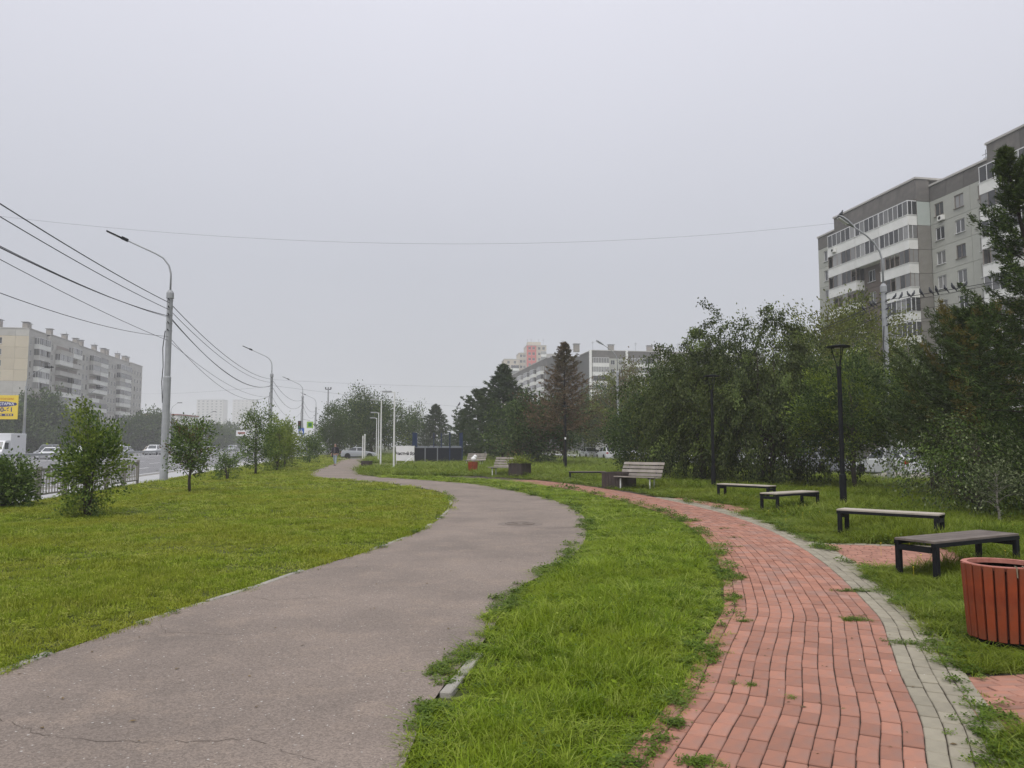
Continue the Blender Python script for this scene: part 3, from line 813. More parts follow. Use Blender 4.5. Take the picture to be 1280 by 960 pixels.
strip_bays(54.4, 65.8, 2, 0.0, 2); strip_bays(65.8, 78.4, 2, 0.0, 2); strip_bays(78.4, 92.0, 2, -0.6, 2)
mb = MB().use(mt['conc_pale']); mb.box(10.4, 29.4, -0.7, 0.2, 0, ZT + 1.4); mb.box(78.4, 92, -0.4, 0.2, 0, ZT + 1.4); F.new('wall', mb.mesh('wall'))
for x0, x1, y in ((0, 10.4, 0), (10.4, 29.4, -0.9), (29.4, 54.4, 0), (54.4, 78.4, 0), (78.4, 92, -0.6)):
    attic(F, x0, x1, ZT, ZT + 1.75, mt['conc_pale'], y, 16 - y, n=3)
    bay(F, x0, x1, -0.4, 1, Z0 + 0.4, mt['conc_pale'], [], y)
for x0, x1, y in ((3.2, 10.0, 0), (13.9, 22.6, -.9), (22.8, 29.2, -.9), (41.2, 47.2, 0), (47.4, 54.0, 0), (66.2, 71.0, 0), (71.2, 77.8, 0)):
    for k in range(NF):
        balcony(F, x0, x1, Z0 + k * FH, y, 1.2, rngB.choice(('white', 'brown', 'open', 'white')), n=6, front=rngB.choice(('balc_white', 'balc_white', 'conc_pale', 'balc_grey')), split=k > 3 and x0 < 30, rng=rngB)
FE = Frame(b, 0, 18, R(-90))                        # end wall facing the viewer
for a, e_, wn_ in ((0, 8.0, [(3.4, 2.3, 1.5, .8)]), (8.0, 15.0, [(10.9, 2.4, 1.5, .8)]), (15.0, 18, [])):
    bay(FE, a, e_, Z0, NF, FH, mt['conc_beige'], wn_, 0, rng=rngB, wall_mats=lambda k, a=a: mt['conc_beige'] if k >= 5 else mt['conc_pale'])
    bay(FE, a, e_, -0.4, 1, Z0 + .4, mt['conc_pale'], [], 0)
    FE.new('panel', panel_mesh(e_ - a, 1.75, [], mt['conc_pale']), (a + e_) / 2, 0, ZT)
for x in (-0.0,): pass
for x, y in ((1, 12), (4, 4), (6.5, 5), (15, 5), (25, 5), (33, 5), (37, 6), (48, 5), (56, 5), (59, 6), (70, 5), (77, 5), (80, 6)):
    roof_vent(F, x, 1.2 if x > 8 else y * .6, ZT + 1.9, 1.3, 1.7)
for x in (34, 57, 79): antenna(F, x, 4, ZT + 1.9, 4.0)

# --- the corner block in the middle distance
b = empty('apartment_building', W(225.9, 65.7), RA, 'grey nine storey block with white balconies and roof vents, behind the street lamp and larch', 'building')
F = Frame(b)
Z0, NF = 3.6, 9; ZT = Z0 + NF * FH
core(F, 0.1, 58, 0.2, 14, ZT + 2.0)
for i in range(5):
    x0 = i * 11.6
    mb = MB().use(mt['balc_white']); mb.box(x0 - 0.35, x0 + 0.35, -0.55, 0.1, 0, ZT + 2.5); F.new('pilaster', mb.mesh('pilaster'))
    bay(F, x0 + .35, x0 + 5.8, Z0, NF, FH, mt['conc_pale'], [(x0 + 3.1, 1.6, 1.45, .8)], rng=rngB)
    bay(F, x0 + 5.8, x0 + 11.25, Z0, NF, FH, mt['conc_light'], [(x0 + 7.2, 1.3, 1.45, .8), (x0 + 9.8, 1.3, 1.45, .8)], rng=rngB)
    attic(F, x0 + .35, x0 + 11.25, ZT, ZT + 2.3, mt['conc_dark'], 0, 14, n=2)
    bay(F, x0 + .35, x0 + 11.25, -.4, 1, Z0 + .4, mt['conc_pale'], [])
    for k in range(NF):
        balcony(F, x0 + 0.6, x0 + 5.7, Z0 + k * FH, 0, 1.1, rngB.choice(('white', 'white', 'brown')), n=6)
        if i % 2: balcony(F, x0 + 5.9, x0 + 8.6, Z0 + k * FH, 0, 1.1, rngB.choice(('white', 'open', 'brown')), n=3)
for x in (-3.0, 8.2, 21.0, 24.0, 34.5, 45.0): roof_vent(F, x, 5, ZT + 2.4, 1.7, 2.2)
for x in (2, 16, 30, 38): antenna(F, x, 4, ZT + 2.4, 3.4)
# its other wing, running away
b2 = empty('apartment_building', W(318.0, 57.0), R(-90) + RA, 'dark grey nine storey block seen at a slant, left of and behind the brown larch', 'building')
F = Frame(b2)
core(F, 0.1, 71, 0.2, 14, ZT + 2.0); core(F, 71, 80, -0.0, 14, ZT + 1.9)
for i in range(6):
    x0 = i * 11.8
    m1 = mt['conc_pale']
    bay(F, x0, x0 + 7.5, Z0, NF, FH, m1, [(x0 + 2.0, 1.4, 1.45, .8), (x0 + 5.2, 1.4, 1.45, .8)], rng=rngB)
    bay(F, x0 + 7.5, x0 + 11.8, Z0, NF, FH, mt['conc_dark'], [(x0 + 9.6, 1.4, 1.45, .8)], rng=rngB)
    attic(F, x0, x0 + 11.8, ZT, ZT + 2.3, mt['conc_dark'], 0, 14, n=2)
    for k in range(NF): balcony(F, x0 + 0.4, x0 + 6.9, Z0 + k * FH, 0, 1.1, rngB.choice(('white', 'white', 'brown')), n=6)
FB = Frame(b2, 71, 0, R(90))
for i in range(2):
    bay(FB, 4.6*i, 4.6*i + 4.6, Z0, NF, FH, mt['conc_pale'], [(4.6*i + 2.3, 1.4, 1.45, .8)], rng=rngB)
    FB.new('panel', panel_mesh(4.6, 2.3, [], mt['conc_dark']), 4.6*i + 2.3, 0, ZT)
for x in (20, 52, 66): roof_vent(F, x, 5, ZT + 2.3, 1.6, 1.8)

# --- pink and cream tower behind it
mt['pink'] = M('salmon_pink_panel', (0.60, 0.15, 0.14), (0.54, 0.14, 0.13), scale=1, rough=0.8)
mt['cream'] = M('cream_panel', (0.52, 0.46, 0.38), (0.47, 0.42, 0.35), scale=1, rough=0.85, rnd=0.05)
pt = D(660, 557, 400)
b = empty('apartment_tower', (pt.x - 12.5, 400, 0), 0.10, 'stepped cream and salmon pink tower rising behind the grey block', 'building')
F = Frame(b); FT = 2.9
for x0, x1, h, m_, yy in ((0, 8, 46.5, 'cream', 0.0), (8, 12, 50, 'cream', 1.0), (12, 17, 54.0, 'pink', -0.3), (17, 22.5, 54.0, 'cream', 0.2), (22.5, 31, 49.5, 'conc_pale', 0.8)):
    core(F, x0 + .05, x1 - .05, yy + .2, 14, h - .1, 'wall', 'cream')
    n = int(h / FT)
    w = x1 - x0
    bay(F, x0, x1, h - n * FT, n, FT, mt[m_], [(x0 + w * .3, 1.3, 1.5, .8), (x0 + w * .72, 1.3, 1.5, .8)], yy, rng=rngB)
    mb = MB().use(mt['conc_pale']); mb.box(x0 - .1, x1 + .1, yy - .1, 14, h, h + .4); F.new('parapet_cap', mb.mesh('parapet_cap'))
    if m_ == 'cream' and x0 in (0, 17):
        for k in range(n - 1): balcony(F, x0 + w*.45, x1 - .2, h - n*FT + k*FT, yy, 1.1, 'white', n=4)
for x in (13, 15, 19, 21.5): antenna(F, x, 5, 54.4, 4.0)
core(F, 13, 20, 4, 9, 56.5, 'roof_house', 'cream', z0=54.4)

# --- low pale buildings and towers dissolving in the mist on the left
def plain_block(px0, px1, ytop, depth, back, label, mat, floors, roof=None, name='apartment_block', cols=8, cat='building'):
    p0 = D(px0, ytop, depth); p1 = D(px1, ytop, depth); w = p1.x - p0.x; h = p0.z
    b = empty(name, (p0.x, depth, 0), 0, label, cat); F = Frame(b)
    fh = h / floors; st = w / cols
    core(F, 0.1, w - .1, .2, back, h - .05, 'wall', mat)
    mb = MB().use(mt[mat]); hol = MB().use(mt['glass'])
    for i in range(cols):
        for k in range(floors):
            F.new('panel', panel_mesh(st, fh, [(-st*.22, st*.22, fh*.32, fh*.8)], mt[mat], gap=0.03), (i + .5) * st, 0, k * fh)
    mb = MB().use(mt['glass']); mb.box(0.2, w - .2, .12, .16, .2, h - .2); F.new('pane', mb.mesh('pane'))
    mb = MB().use(mt[roof or 'roof_tin']); mb.box(-.3, w + .3, -.3, back, h, h + .5); F.new('roof', mb.mesh('roof'))
    return F, w, h
mt['red_roof'] = M('dull_red_roof', (0.30, 0.10, 0.07), rough=0.8)
plain_block(150, 222, 519, 300, 20, 'low white hall with a red roof line behind the round hazy trees', 'balc_white', 3, 'red_roof', 'hall', 7)
plain_block(222, 262, 531, 340, 20, 'low pale building between the near pole and the small tree in the mist', 'cream', 3, None, 'low_building', 6)
F, w, h = plain_block(246, 279, 500, 1180, 20, 'misty tower almost dissolved in the haze, nearer of the two to the big pole', 'conc_pale', 17, None, 'tower_block', 6)
F, w, h = plain_block(291, 316, 500, 1260, 20, 'misty tower almost dissolved in the haze behind the small tree, farther from the big pole', 'conc_pale', 18, None, 'tower_block', 5)

# ------------------------------------------------------------------ trees and shrubs
lm = {}
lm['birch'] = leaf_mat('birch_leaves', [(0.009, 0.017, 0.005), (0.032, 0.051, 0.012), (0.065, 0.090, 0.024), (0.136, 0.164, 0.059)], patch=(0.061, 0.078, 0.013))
lm['birch_lit'] = leaf_mat('lit_birch_leaves', [(0.067, 0.104, 0.021), (0.118, 0.165, 0.038), (0.190, 0.244, 0.072)], patch=(0.146, 0.177, 0.034))  # paler copy of the birch leaves: light catching some clumps, put into their colour
lm['olive'] = leaf_mat('olive_leaves', [(0.034, 0.051, 0.009), (0.095, 0.128, 0.022), (0.134, 0.168, 0.031), (0.235, 0.268, 0.060)], patch=(0.146, 0.134, 0.030))
lm['dark'] = leaf_mat('dark_green_leaves', [(0.011, 0.024, 0.007), (0.047, 0.081, 0.019), (0.078, 0.120, 0.029), (0.157, 0.207, 0.068)], patch=(0.050, 0.088, 0.025))
lm['grey'] = leaf_mat('grey_green_leaves', [(0.020, 0.032, 0.012), (0.067, 0.091, 0.036), (0.123, 0.152, 0.068), (0.291, 0.329, 0.178)], patch=(0.078, 0.091, 0.034))
lm['bush'] = leaf_mat('bush_leaves', [(0.067, 0.116, 0.014), (0.140, 0.207, 0.025), (0.235, 0.299, 0.051)], patch=(0.213, 0.232, 0.034))
lm['deepbush'] = leaf_mat('dark_bush_leaves', [(0.020, 0.049, 0.009), (0.069, 0.120, 0.022), (0.118, 0.183, 0.036), (0.213, 0.287, 0.076)], patch=(0.078, 0.122, 0.024))
lm['redtip'] = leaf_mat('reddish_leaves', [(0.060, 0.055, 0.022), (0.12, 0.085, 0.035), (0.16, 0.10, 0.055)], patch=(0.08, 0.10, 0.03))
lm['needle'] = leaf_mat('dark_needles', [(0.016, 0.032, 0.009), (0.043, 0.073, 0.017), (0.095, 0.134, 0.032)], trans=0.15, patch=(0.056, 0.067, 0.015))
lm['needle_gold'] = leaf_mat('golden_needles', [(0.10, 0.09, 0.020), (0.19, 0.145, 0.035), (0.09, 0.10, 0.025)], trans=0.2)
lm['pine'] = leaf_mat('bluish_pine_needles', [(0.029, 0.051, 0.022), (0.049, 0.076, 0.032), (0.069, 0.098, 0.041)], trans=0.15, patch=(0.056, 0.073, 0.025))
lm['larch'] = leaf_mat('brown_green_larch_needles', [(0.045, 0.034, 0.018), (0.13, 0.086, 0.048), (0.20, 0.135, 0.08)], trans=0.2, patch=(0.07, 0.068, 0.03))
lm['poplar'] = leaf_mat('poplar_leaves', [(0.034, 0.063, 0.017), (0.062, 0.098, 0.027), (0.095, 0.140, 0.038)], patch=(0.067, 0.098, 0.030))

def unit(rng, n):
    v = rng.normal(size=(n, 3)); return v / np.linalg.norm(v, axis=1)[:, None]
def leaves(name, P, size, rng, mat, parent, aspect=0.55, dirs=None, up=0.0):
    """diamond leaves at P, each its own way round"""
    n = len(P)
    a = unit(rng, n) if dirs is None else dirs + rng.normal(size=(n, 3)) * 0.35
    a /= np.linalg.norm(a, axis=1)[:, None]
    r = unit(rng, n); r[:, 2] += up; b = np.cross(a, r); b /= np.linalg.norm(b, axis=1)[:, None] + 1e-9
    s = size * rng.uniform(0.6, 1.3, n); s = s[:, None] / 2
    q = np.stack([P - a*s, P + b*s*aspect + a*s*.1, P + a*s, P - b*s*aspect + a*s*.1], 1).reshape(-1, 3)
    o = bpy.data.objects.new(name, np_mesh(name, q, 4, mat)); link(o, parent)
    return o
def lump(dirs, rng, k=9, amp=0.34):
    f = unit(rng, k); ph = rng.uniform(0, 6.28, k); fr = rng.uniform(1.6, 4.6, k)
    return 1 + amp * np.mean(np.cos((dirs @ f.T) * fr + ph), axis=1) * 2.2

def broadleaf(name, pos, H, RX, base, mat, label, cat='tree', group=None, n_cl=140, per=120, leaf=0.07, seed=1, stems=1, droop=0.0, twig=0.7,
              trunk_r=0.09, bark='bark', spread=0.13, top=1.0, flat=0.0, RY=None, mat2=None, share2=0.0, hollow=2.0, lean=0.0):
    rng = np.random.default_rng(seed); rp = random.Random(seed)
    t = empty(name, pos, rp.uniform(0, 6.28) * 0, label, cat, group)
    RY = RY or RX
    zc = base + (H - base) * 0.46; rz_up = H - zc; rz_dn = zc - base
    d = unit(rng, n_cl); rad = rng.random(n_cl) ** (1 / hollow)
    lp = lump(d, rng)
    C = d * np.minimum(rad * lp, 1.08)[:, None]
    zz = C[:, 2]
    wid = 1 - 0.25 * np.clip(zz, 0, 1) * top
    C = np.c_[C[:, 0] * RX * wid + lean * zz, C[:, 1] * RY * wid, zc + np.where(zz > 0, zz * rz_up, zz * rz_dn)]
    # a few shoots that break the outline
    k = max(3, n_cl // 14)
    sh = rng.integers(0, n_cl, k)
    C[sh] += d[sh] * np.array([RX, RX, rz_up]) * 0.22
    C[:, 2] = np.clip(C[:, 2], base * 0.75 + 0.05, None)
    ax = np.array([[rp.uniform(-1, 1) * 0.25 * RX * (stems > 1), rp.uniform(-1, 1) * 0.2 * RX * (stems > 1)] for _ in range(stems)])
    tw = d * 0.8 + rng.normal(size=(n_cl, 3)) * 0.45
    tw[:, 2] += 0.45 - droop * 1.6
    tw /= np.linalg.norm(tw, axis=1)[:, None]
    ln = twig * rng.uniform(0.6, 1.35, n_cl)
    tt = rng.random((n_cl, per))
    P = C[:, None, :] + tw[:, None, :] * (tt * ln[:, None])[:, :, None]
    if droop > 0: P[:, :, 2] -= droop * (tt ** 1.5) * ln[:, None] * 0.9
    sg = spread * (1 + 0.4 * rng.random((n_cl, 1, 1)))
    P = P + rng.normal(size=P.shape) * sg
    keep = rng.random((n_cl, per)) < rng.uniform(0.55, 1.0, n_cl)[:, None]
    dirs = np.repeat(tw[:, None, :], per, 1); 
    if droop > 0: dirs = dirs * 0.6 + np.array([0, 0, -0.8])
    P, dirs = P[keep], dirs[keep]
    if flat: P[:, 2] = np.minimum(P[:, 2], H)
    if mat2 is not None and share2 > 0:
        cl = np.repeat(np.arange(n_cl)[:, None], per, 1)[keep]
        two = rng.random(n_cl)[cl] < share2
        leaves('crown', P[~two], leaf, rng, lm[mat], t, dirs=dirs[~two]); leaves('crown', P[two], leaf, rng, lm[mat2], t, dirs=dirs[two])
    else:
        leaves('crown', P, leaf, rng, lm[mat], t, dirs=dirs)
    mb = MB().use(mt[bark])
    for s in range(stems):
        x, y = ax[s]; hh = zc + rz_up * 0.55
        pts = [Vector((x*.25 + rp.uniform(-.03, .03), y*.25, -0.05))]
        for q in range(1, 6):
            f = q / 5; pts.append(Vector((x * (.25 + .9*f) + rp.gauss(0, .035*H/5) + lean*max(0, f-.4), y * (.25 + .9*f) + rp.gauss(0, .035*H/5), hh * f)))
        r0 = trunk_r / math.sqrt(stems)
        mb.tube(pts, [r0*1.25, r0, r0*.82, r0*.62, r0*.42, r0*.16], 7)
        idx = [i for i in range(n_cl) if i % stems == s]
        for i in idx[::max(1, len(idx) // 26)]:
            c = Vector(C[i]); f = min(0.9, max(0.18, (c.z - 0.35 * (c.xy - Vector((x, y))).length - base*.2) / hh)); f = min(f, c.z / hh * .95)
            j = min(4, int(f * 5)); g = f * 5 - j; a = pts[j].lerp(pts[j+1], g)
            mid = a.lerp(c, 0.55) + Vector((0, 0, 0.12 * (c - a).length * (1 - droop)))
            rr = max(0.006, r0 * (1 - f) * 0.45)
            mb.tube([a, mid, c, c + Vector(tw[i]) * ln[i] * .6], [rr, rr*.65, rr*.35, rr*.12], 4, caps=False)
    mb.build('trunk', t, smooth=True)
    return t

def conifer(name, pos, H, RB, base, mat, label, cat='tree', group=None, n_br=90, n_tw=12, per=16, needle=0.16, seed=1, trunk_r=0.12, up=0.25, droop=0.35,
            spray=0.5, power=0.85, lean=0.0, mat2=None, share2=0.0, width=0.10, tip_up=0.25, bark='bark_dark', gap=0.0, rise_top=0.25):
    rng = np.random.default_rng(seed); rp = random.Random(seed)
    t = empty(name, pos, 0, label, cat, group)
    mb = MB().use(mt[bark])
    mb.tube([(0, 0, -0.05), (rp.gauss(0, .03) + lean*.16, 0, H*.3), (lean*.59, rp.gauss(0, .03), H*.7), (lean, 0, H)], [trunk_r*1.15, trunk_r*.8, trunk_r*.4, 0.012], 8)
    pts, dr, sel = [], [], []
    for i in range(n_br):
        f = (i + rp.random()) / n_br
        z = base + (H - base) * f
        L = RB * (1 - f) ** power * rp.uniform(0.68, 1.15) + 0.12 * (1 - f)
        if rp.random() < gap: L *= 0.55
        az = i * 2.399 + rp.uniform(-.4, .4)
        h = Vector((math.cos(az), math.sin(az), 0)); side = Vector((-h.y, h.x, 0))
        rise = up + rise_top * f
        def at(s_): return Vector((lean * (z / H) ** 1.5, 0, z)) + h * (L * s_) + Vector((0, 0, L * (rise * s_ - droop * (1 - f*.6) * s_**1.6 + tip_up * max(0, s_ - .6))))
        n_s = 5; br = [at(k / n_s) for k in range(n_s + 1)]
        r0 = max(.008, trunk_r * .22 * (1 - f) + .006)
        mb.tube(br, [r0 * (1 - .85 * k / n_s) for k in range(n_s + 1)], 4, caps=False)
        gold = rp.random() < share2
        nt = max(4, int(n_tw * (0.35 + 0.65 * L / RB)))
        for k in range(nt + 1):
            s_ = 0.22 + 0.78 * k / nt
            o = at(s_); fw = (at(min(1, s_ + .05)) - at(s_ - .05)).normalized()
            sd = (1 if k % 2 else -1)
            if k == nt: dvec = fw
            else: dvec = (fw * 0.75 + side * sd * rp.uniform(.5, 1.0) + Vector((0, 0, rp.uniform(-.5, .12)))).normalized()
            l = spray * (0.35 + 0.65 * (1 - abs(s_ - .55))) * rp.uniform(.7, 1.2) * (0.22 + 0.78 * (1 - f) ** .8)
            m = per if k < nt else per
            u = rng.random(m)
            p = np.array(o)[None] + np.array(dvec)[None] * (u * l)[:, None] + rng.normal(size=(m, 3)) * (0.022 + 0.035 * spray)
            p[:, 2] -= 0.22 * (u ** 1.5) * l
            pts.append(p); dr.append(np.repeat(np.array(dvec)[None], m, 0) + rng.normal(size=(m, 3)) * 0.45); sel.append(np.full(m, gold))
    P = np.concatenate(pts); Dr = np.concatenate(dr); S = np.concatenate(sel)
    leaves('crown', P[~S], needle, rng, lm[mat], t, aspect=width / needle if needle else .3, dirs=Dr[~S])
    if mat2 and S.any(): leaves('crown', P[S], needle, rng, lm[mat2], t, aspect=width / needle, dirs=Dr[S])
    mb.build('trunk', t, smooth=True)
    return t

def at(px, depth): p = D(px, 557, depth); return Vector((p.x, p.y, 0))
def top(px, y, depth): return D(px, y, depth).z
GR = 'trees along the park side of the side street'
# right-hand side, near to far
conifer('conifer', at(1336, 16.5), top(1262, 188, 16.5), 2.5, 0.6, 'needle', 'tall dark conifer with drooping sprays reaching in at the frame edge above the red bin', n_br=110, n_tw=24, per=32, needle=0.12, seed=4, trunk_r=0.13, spray=0.40, width=0.020, droop=0.45, up=0.34, tip_up=0.7, power=0.82, rise_top=0.75, lean=-1.05, gap=.2)
conifer('conifer', at(1222, 21.0), top(1225, 394, 21) , 2.75, 0.4, 'needle', 'smaller conifer with golden tips standing left of the tall dark conifer', n_br=130, n_tw=20, per=34, needle=0.15, seed=14, trunk_r=0.10, spray=0.5, width=0.024, droop=0.25, up=0.62, tip_up=0.6, power=0.75, rise_top=0.7, mat2='needle_gold', share2=0.13)
broadleaf('shrub', at(1218, 17.2), 2.1, 1.45, 0.15, 'grey', 'grey green shrub with a thin pale stem at the foot of the conifers', 'shrub', n_cl=150, per=80, leaf=0.065, seed=21, stems=4, trunk_r=0.06, twig=0.5, spread=0.12, droop=0.15, mat2='deepbush', share2=0.45)
broadleaf('shrub', at(1285, 18.0), 2.4, 1.5, 0.2, 'deepbush', 'dark green shrub behind the red bin under the tall conifer', 'shrub', n_cl=130, per=90, leaf=0.07, seed=22, stems=4, trunk_r=0.06, twig=0.5, spread=0.14)
broadleaf('small_tree', at(1168, 26), top(1168, 452, 26), 1.6, 1.0, 'dark', 'bushy dark green tree between the street lamp pole and the conifers', n_cl=240, per=120, leaf=0.095, seed=23, stems=2, trunk_r=0.08, twig=0.6, mat2='grey', share2=0.2)
broadleaf('small_tree', at(1066, 27), top(1066, 452, 27), 1.8, 1.4, 'dark', 'broad small tree with a thin single trunk behind the tall black lamp', n_cl=290, per=120, leaf=0.095, seed=24, trunk_r=0.075, twig=0.7, spread=0.12, hollow=2.6, mat2='bush', share2=0.3)
broadleaf('ash_tree', at(1052, 43), top(1050, 372, 43), 4.2, 2.2, 'olive', 'yellow green feathery tree behind the birches and in front of the grey block', n_cl=320, per=120, leaf=0.15, seed=25, trunk_r=0.14, twig=1.3, spread=0.22, hollow=2.6)
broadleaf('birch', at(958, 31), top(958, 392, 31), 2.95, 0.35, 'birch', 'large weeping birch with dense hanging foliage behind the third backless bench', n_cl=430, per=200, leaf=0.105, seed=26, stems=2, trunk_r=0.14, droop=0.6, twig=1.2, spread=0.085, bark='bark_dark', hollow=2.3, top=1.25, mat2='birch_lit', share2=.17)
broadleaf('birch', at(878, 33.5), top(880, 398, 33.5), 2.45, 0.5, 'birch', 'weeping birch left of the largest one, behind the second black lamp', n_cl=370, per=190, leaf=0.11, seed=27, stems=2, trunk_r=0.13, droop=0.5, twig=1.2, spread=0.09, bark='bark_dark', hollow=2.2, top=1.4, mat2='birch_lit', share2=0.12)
broadleaf('small_tree', at(822, 40), top(822, 482, 40), 2.4, 0.3, 'dark', 'dense dark bushy tree behind the nearest backed bench', n_cl=330, per=120, leaf=0.13, seed=28, stems=3, trunk_r=0.10, twig=0.8, spread=0.18, mat2='olive', share2=0.2)
broadleaf('rowan', at(806, 84), top(806, 454, 84), 5.2, 2.0, 'redtip', 'reddish brown tinted tree beside the distant street lamp pole', n_cl=240, per=100, leaf=0.22, seed=29, trunk_r=0.14, twig=1.2, spread=0.28, mat2='olive', share2=0.5)
broadleaf('small_tree', at(765, 88), top(765, 482, 88), 4.4, 0.6, 'olive', 'olive green tree between the larch and the distant street lamp pole', n_cl=220, per=100, leaf=0.21, seed=30, stems=2, trunk_r=0.12, twig=1.0, spread=0.28, mat2='dark', share2=0.5)
conifer('larch', at(706, 58), top(706, 428, 58), 2.75, 2.6, 'larch', 'tall brown tinted larch with a pointed top behind the third black lamp', n_br=88, n_tw=13, per=12, needle=0.28, seed=31, trunk_r=0.13, spray=0.75, width=0.06, droop=0.2, up=0.30, tip_up=0.35, power=0.9)
broadleaf('small_tree', at(668, 64), top(668, 492, 64), 3.5, 0.2, 'dark', 'dark rounded tree left of the brown larch', n_cl=240, per=100, leaf=0.22, seed=32, stems=2, trunk_r=0.12, twig=1.0, spread=0.28, mat2='larch', share2=0.25)
conifer('pine', at(629, 76), top(627, 456, 76), 4.2, 0.6, 'pine', 'dark bluish conifer with a pointed top, left of the brown larch', n_br=130, n_tw=13, per=18, needle=0.40, seed=33, trunk_r=0.16, spray=1.0, width=0.10, droop=0.2, up=0.25, tip_up=0.3, power=0.85)
conifer('pine', at(600, 84), top(600, 488, 84), 3.8, 0.5, 'pine', 'middle sized dark conifer right behind the sports court', n_br=90, n_tw=11, per=14, needle=0.36, seed=34, trunk_r=0.15, spray=1.0, width=0.11, droop=0.2, up=0.35, power=0.6)
conifer('pine', at(582, 92), top(582, 512, 92), 2.4, 0.3, 'pine', 'low dark conifer at the right end of the sports court', n_br=60, n_tw=10, per=12, needle=0.36, seed=35, trunk_r=0.12, spray=0.9, width=0.11, power=0.6)
conifer('pine', at(544, 118), top(544, 506, 118), 3.1, 0.5, 'pine', 'pointed conifer above the middle of the navy court boards', n_br=80, n_tw=10, per=12, needle=0.45, seed=36, trunk_r=0.14, spray=1.1, width=0.14, power=0.75)
broadleaf('poplar', at(516, 125), top(516, 511, 125), 2.9, 0.8, 'dark', 'loose rounded tree left of the pointed conifer behind the court', n_cl=120, per=70, leaf=0.30, seed=37, trunk_r=0.15, twig=1.2, spread=0.4)
broadleaf('big_tree', at(464, 112), top(464, 491, 112), 5.0, 0.8, 'dark', 'big dense dark green tree behind the white park lamps', n_cl=330, per=90, leaf=0.27, seed=38, trunk_r=0.25, twig=1.6, spread=0.42, mat2='bush', share2=0.12)
broadleaf('big_tree', at(440, 120), top(440, 512, 120), 4.0, 0.8, 'dark', 'lower dark tree at the left flank of the big dense tree', n_cl=170, per=80, leaf=0.27, seed=39, trunk_r=0.2, twig=1.4, spread=0.42)
broadleaf('poplar', at(416, 102), top(416, 514, 102), 1.9, 0.6, 'poplar', 'narrow upright tree above the walking person', n_cl=130, per=70, leaf=0.25, seed=40, trunk_r=0.12, twig=0.9, spread=0.28, hollow=2.6)
# between the big trees and the houses: the planted row along the side street
for i, (px, dd, ty, rx, mm) in enumerate(((1180, 46, 470, 3.2, 'dark'), (1115, 50, 470, 3.0, 'olive'), (995, 52, 440, 3.4, 'dark'), (915, 58, 455, 3.5, 'olive'), (850, 66, 470, 3.6, 'dark'), (740, 92, 505, 3.6, 'dark'), (655, 105, 515, 3.8, 'dark'))):
    broadleaf('street_tree', at(px, dd), top(px, ty, dd), rx, 1.9, mm, ('dark green tree seen between the conifers and the near pole', 'olive tree right behind the near street lamp pole', 'dark tree closing the gap right of the largest birch', 'olive tree behind the two birches', 'dark tree behind the left birch', 'dark tree behind the brown larch', 'dark tree behind the rounded tree left of the larch')[i],
              n_cl=190, per=95, leaf=0.20, seed=60 + i, trunk_r=0.13, twig=1.1, spread=0.3)

broadleaf('sapling', at(1243, 15.6), 1.35, 0.45, 0.3, 'grey', 'young sapling with a thin pale stem standing in the grass before the dark conifer', 'tree', n_cl=30, per=60, leaf=0.06, seed=71, trunk_r=0.028, twig=0.3, spread=0.08, bark='bark_pale')
# the bushes and little trees on the left lawn
BG = 'bushes and small trees in a row on the left lawn'
broadleaf('bush', at(8, 20.5), top(8, 576, 20.5), 0.52, 0.08, 'deepbush', 'low dark bush cut by the frame edge by the fence', 'bush', BG, n_cl=110, per=85, leaf=0.085, seed=41, stems=5, trunk_r=0.05, twig=0.35, spread=0.09)
broadleaf('bush', at(114, 17.9), top(112, 514, 17.9), 0.60, 0.12, 'bush', 'tall leafy yellow green bush, the largest of the row, in front of the fence', 'bush', BG, n_cl=125, per=95, leaf=0.076, seed=42, stems=6, trunk_r=0.07, twig=0.42, spread=0.085, top=1.1, mat2='deepbush', share2=0.35)
broadleaf('small_tree', at(238, 27.0), top(240, 528, 27), 0.72, 0.50, 'deepbush', 'small round tree with two short trunks right of the big grey pole', 'tree', BG, n_cl=110, per=55, leaf=0.09, seed=43, stems=2, trunk_r=0.065, twig=0.42, spread=0.085, hollow=2.3, top=0.35, mat2='redtip', share2=0.12)
broadleaf('bush', at(286, 36.5), top(286, 566, 36.5), 0.55, 0.05, 'deepbush', 'knee high scrubby bush, smallest of the row', 'bush', BG, n_cl=50, per=55, leaf=0.085, seed=44, stems=5, trunk_r=0.05, twig=0.4, spread=0.08)
broadleaf('small_tree', at(321, 44), top(319, 514, 44), 0.80, 0.6, 'deepbush', 'airy small tree with spiky top shoots and a forked trunk', 'tree', BG, n_cl=105, per=60, leaf=0.11, seed=45, stems=2, trunk_r=0.075, twig=0.7, spread=0.12, hollow=2.6)
broadleaf('bush', at(347, 50), top(347, 530, 50), .85, 0.15, 'bush', 'dense rounded bush just right of the airy small tree', 'bush', BG, n_cl=130, per=60, leaf=0.13, seed=46, stems=4, trunk_r=0.08, twig=0.55, spread=0.14)
broadleaf('bush', at(357, 57), top(357, 527, 57), 0.85, 0.2, 'bush', 'dense bush before the third grey pole', 'bush', BG, n_cl=130, per=60, leaf=0.14, seed=47, stems=4, trunk_r=0.08, twig=0.6, spread=0.16)
broadleaf('bush', at(388, 72), top(388, 542, 72), 0.95, 0.1, 'deepbush', 'far small bush under the blue road sign', 'bush', BG, n_cl=80, per=50, leaf=0.17, seed=48, stems=4, trunk_r=0.08, twig=0.6, spread=0.17)
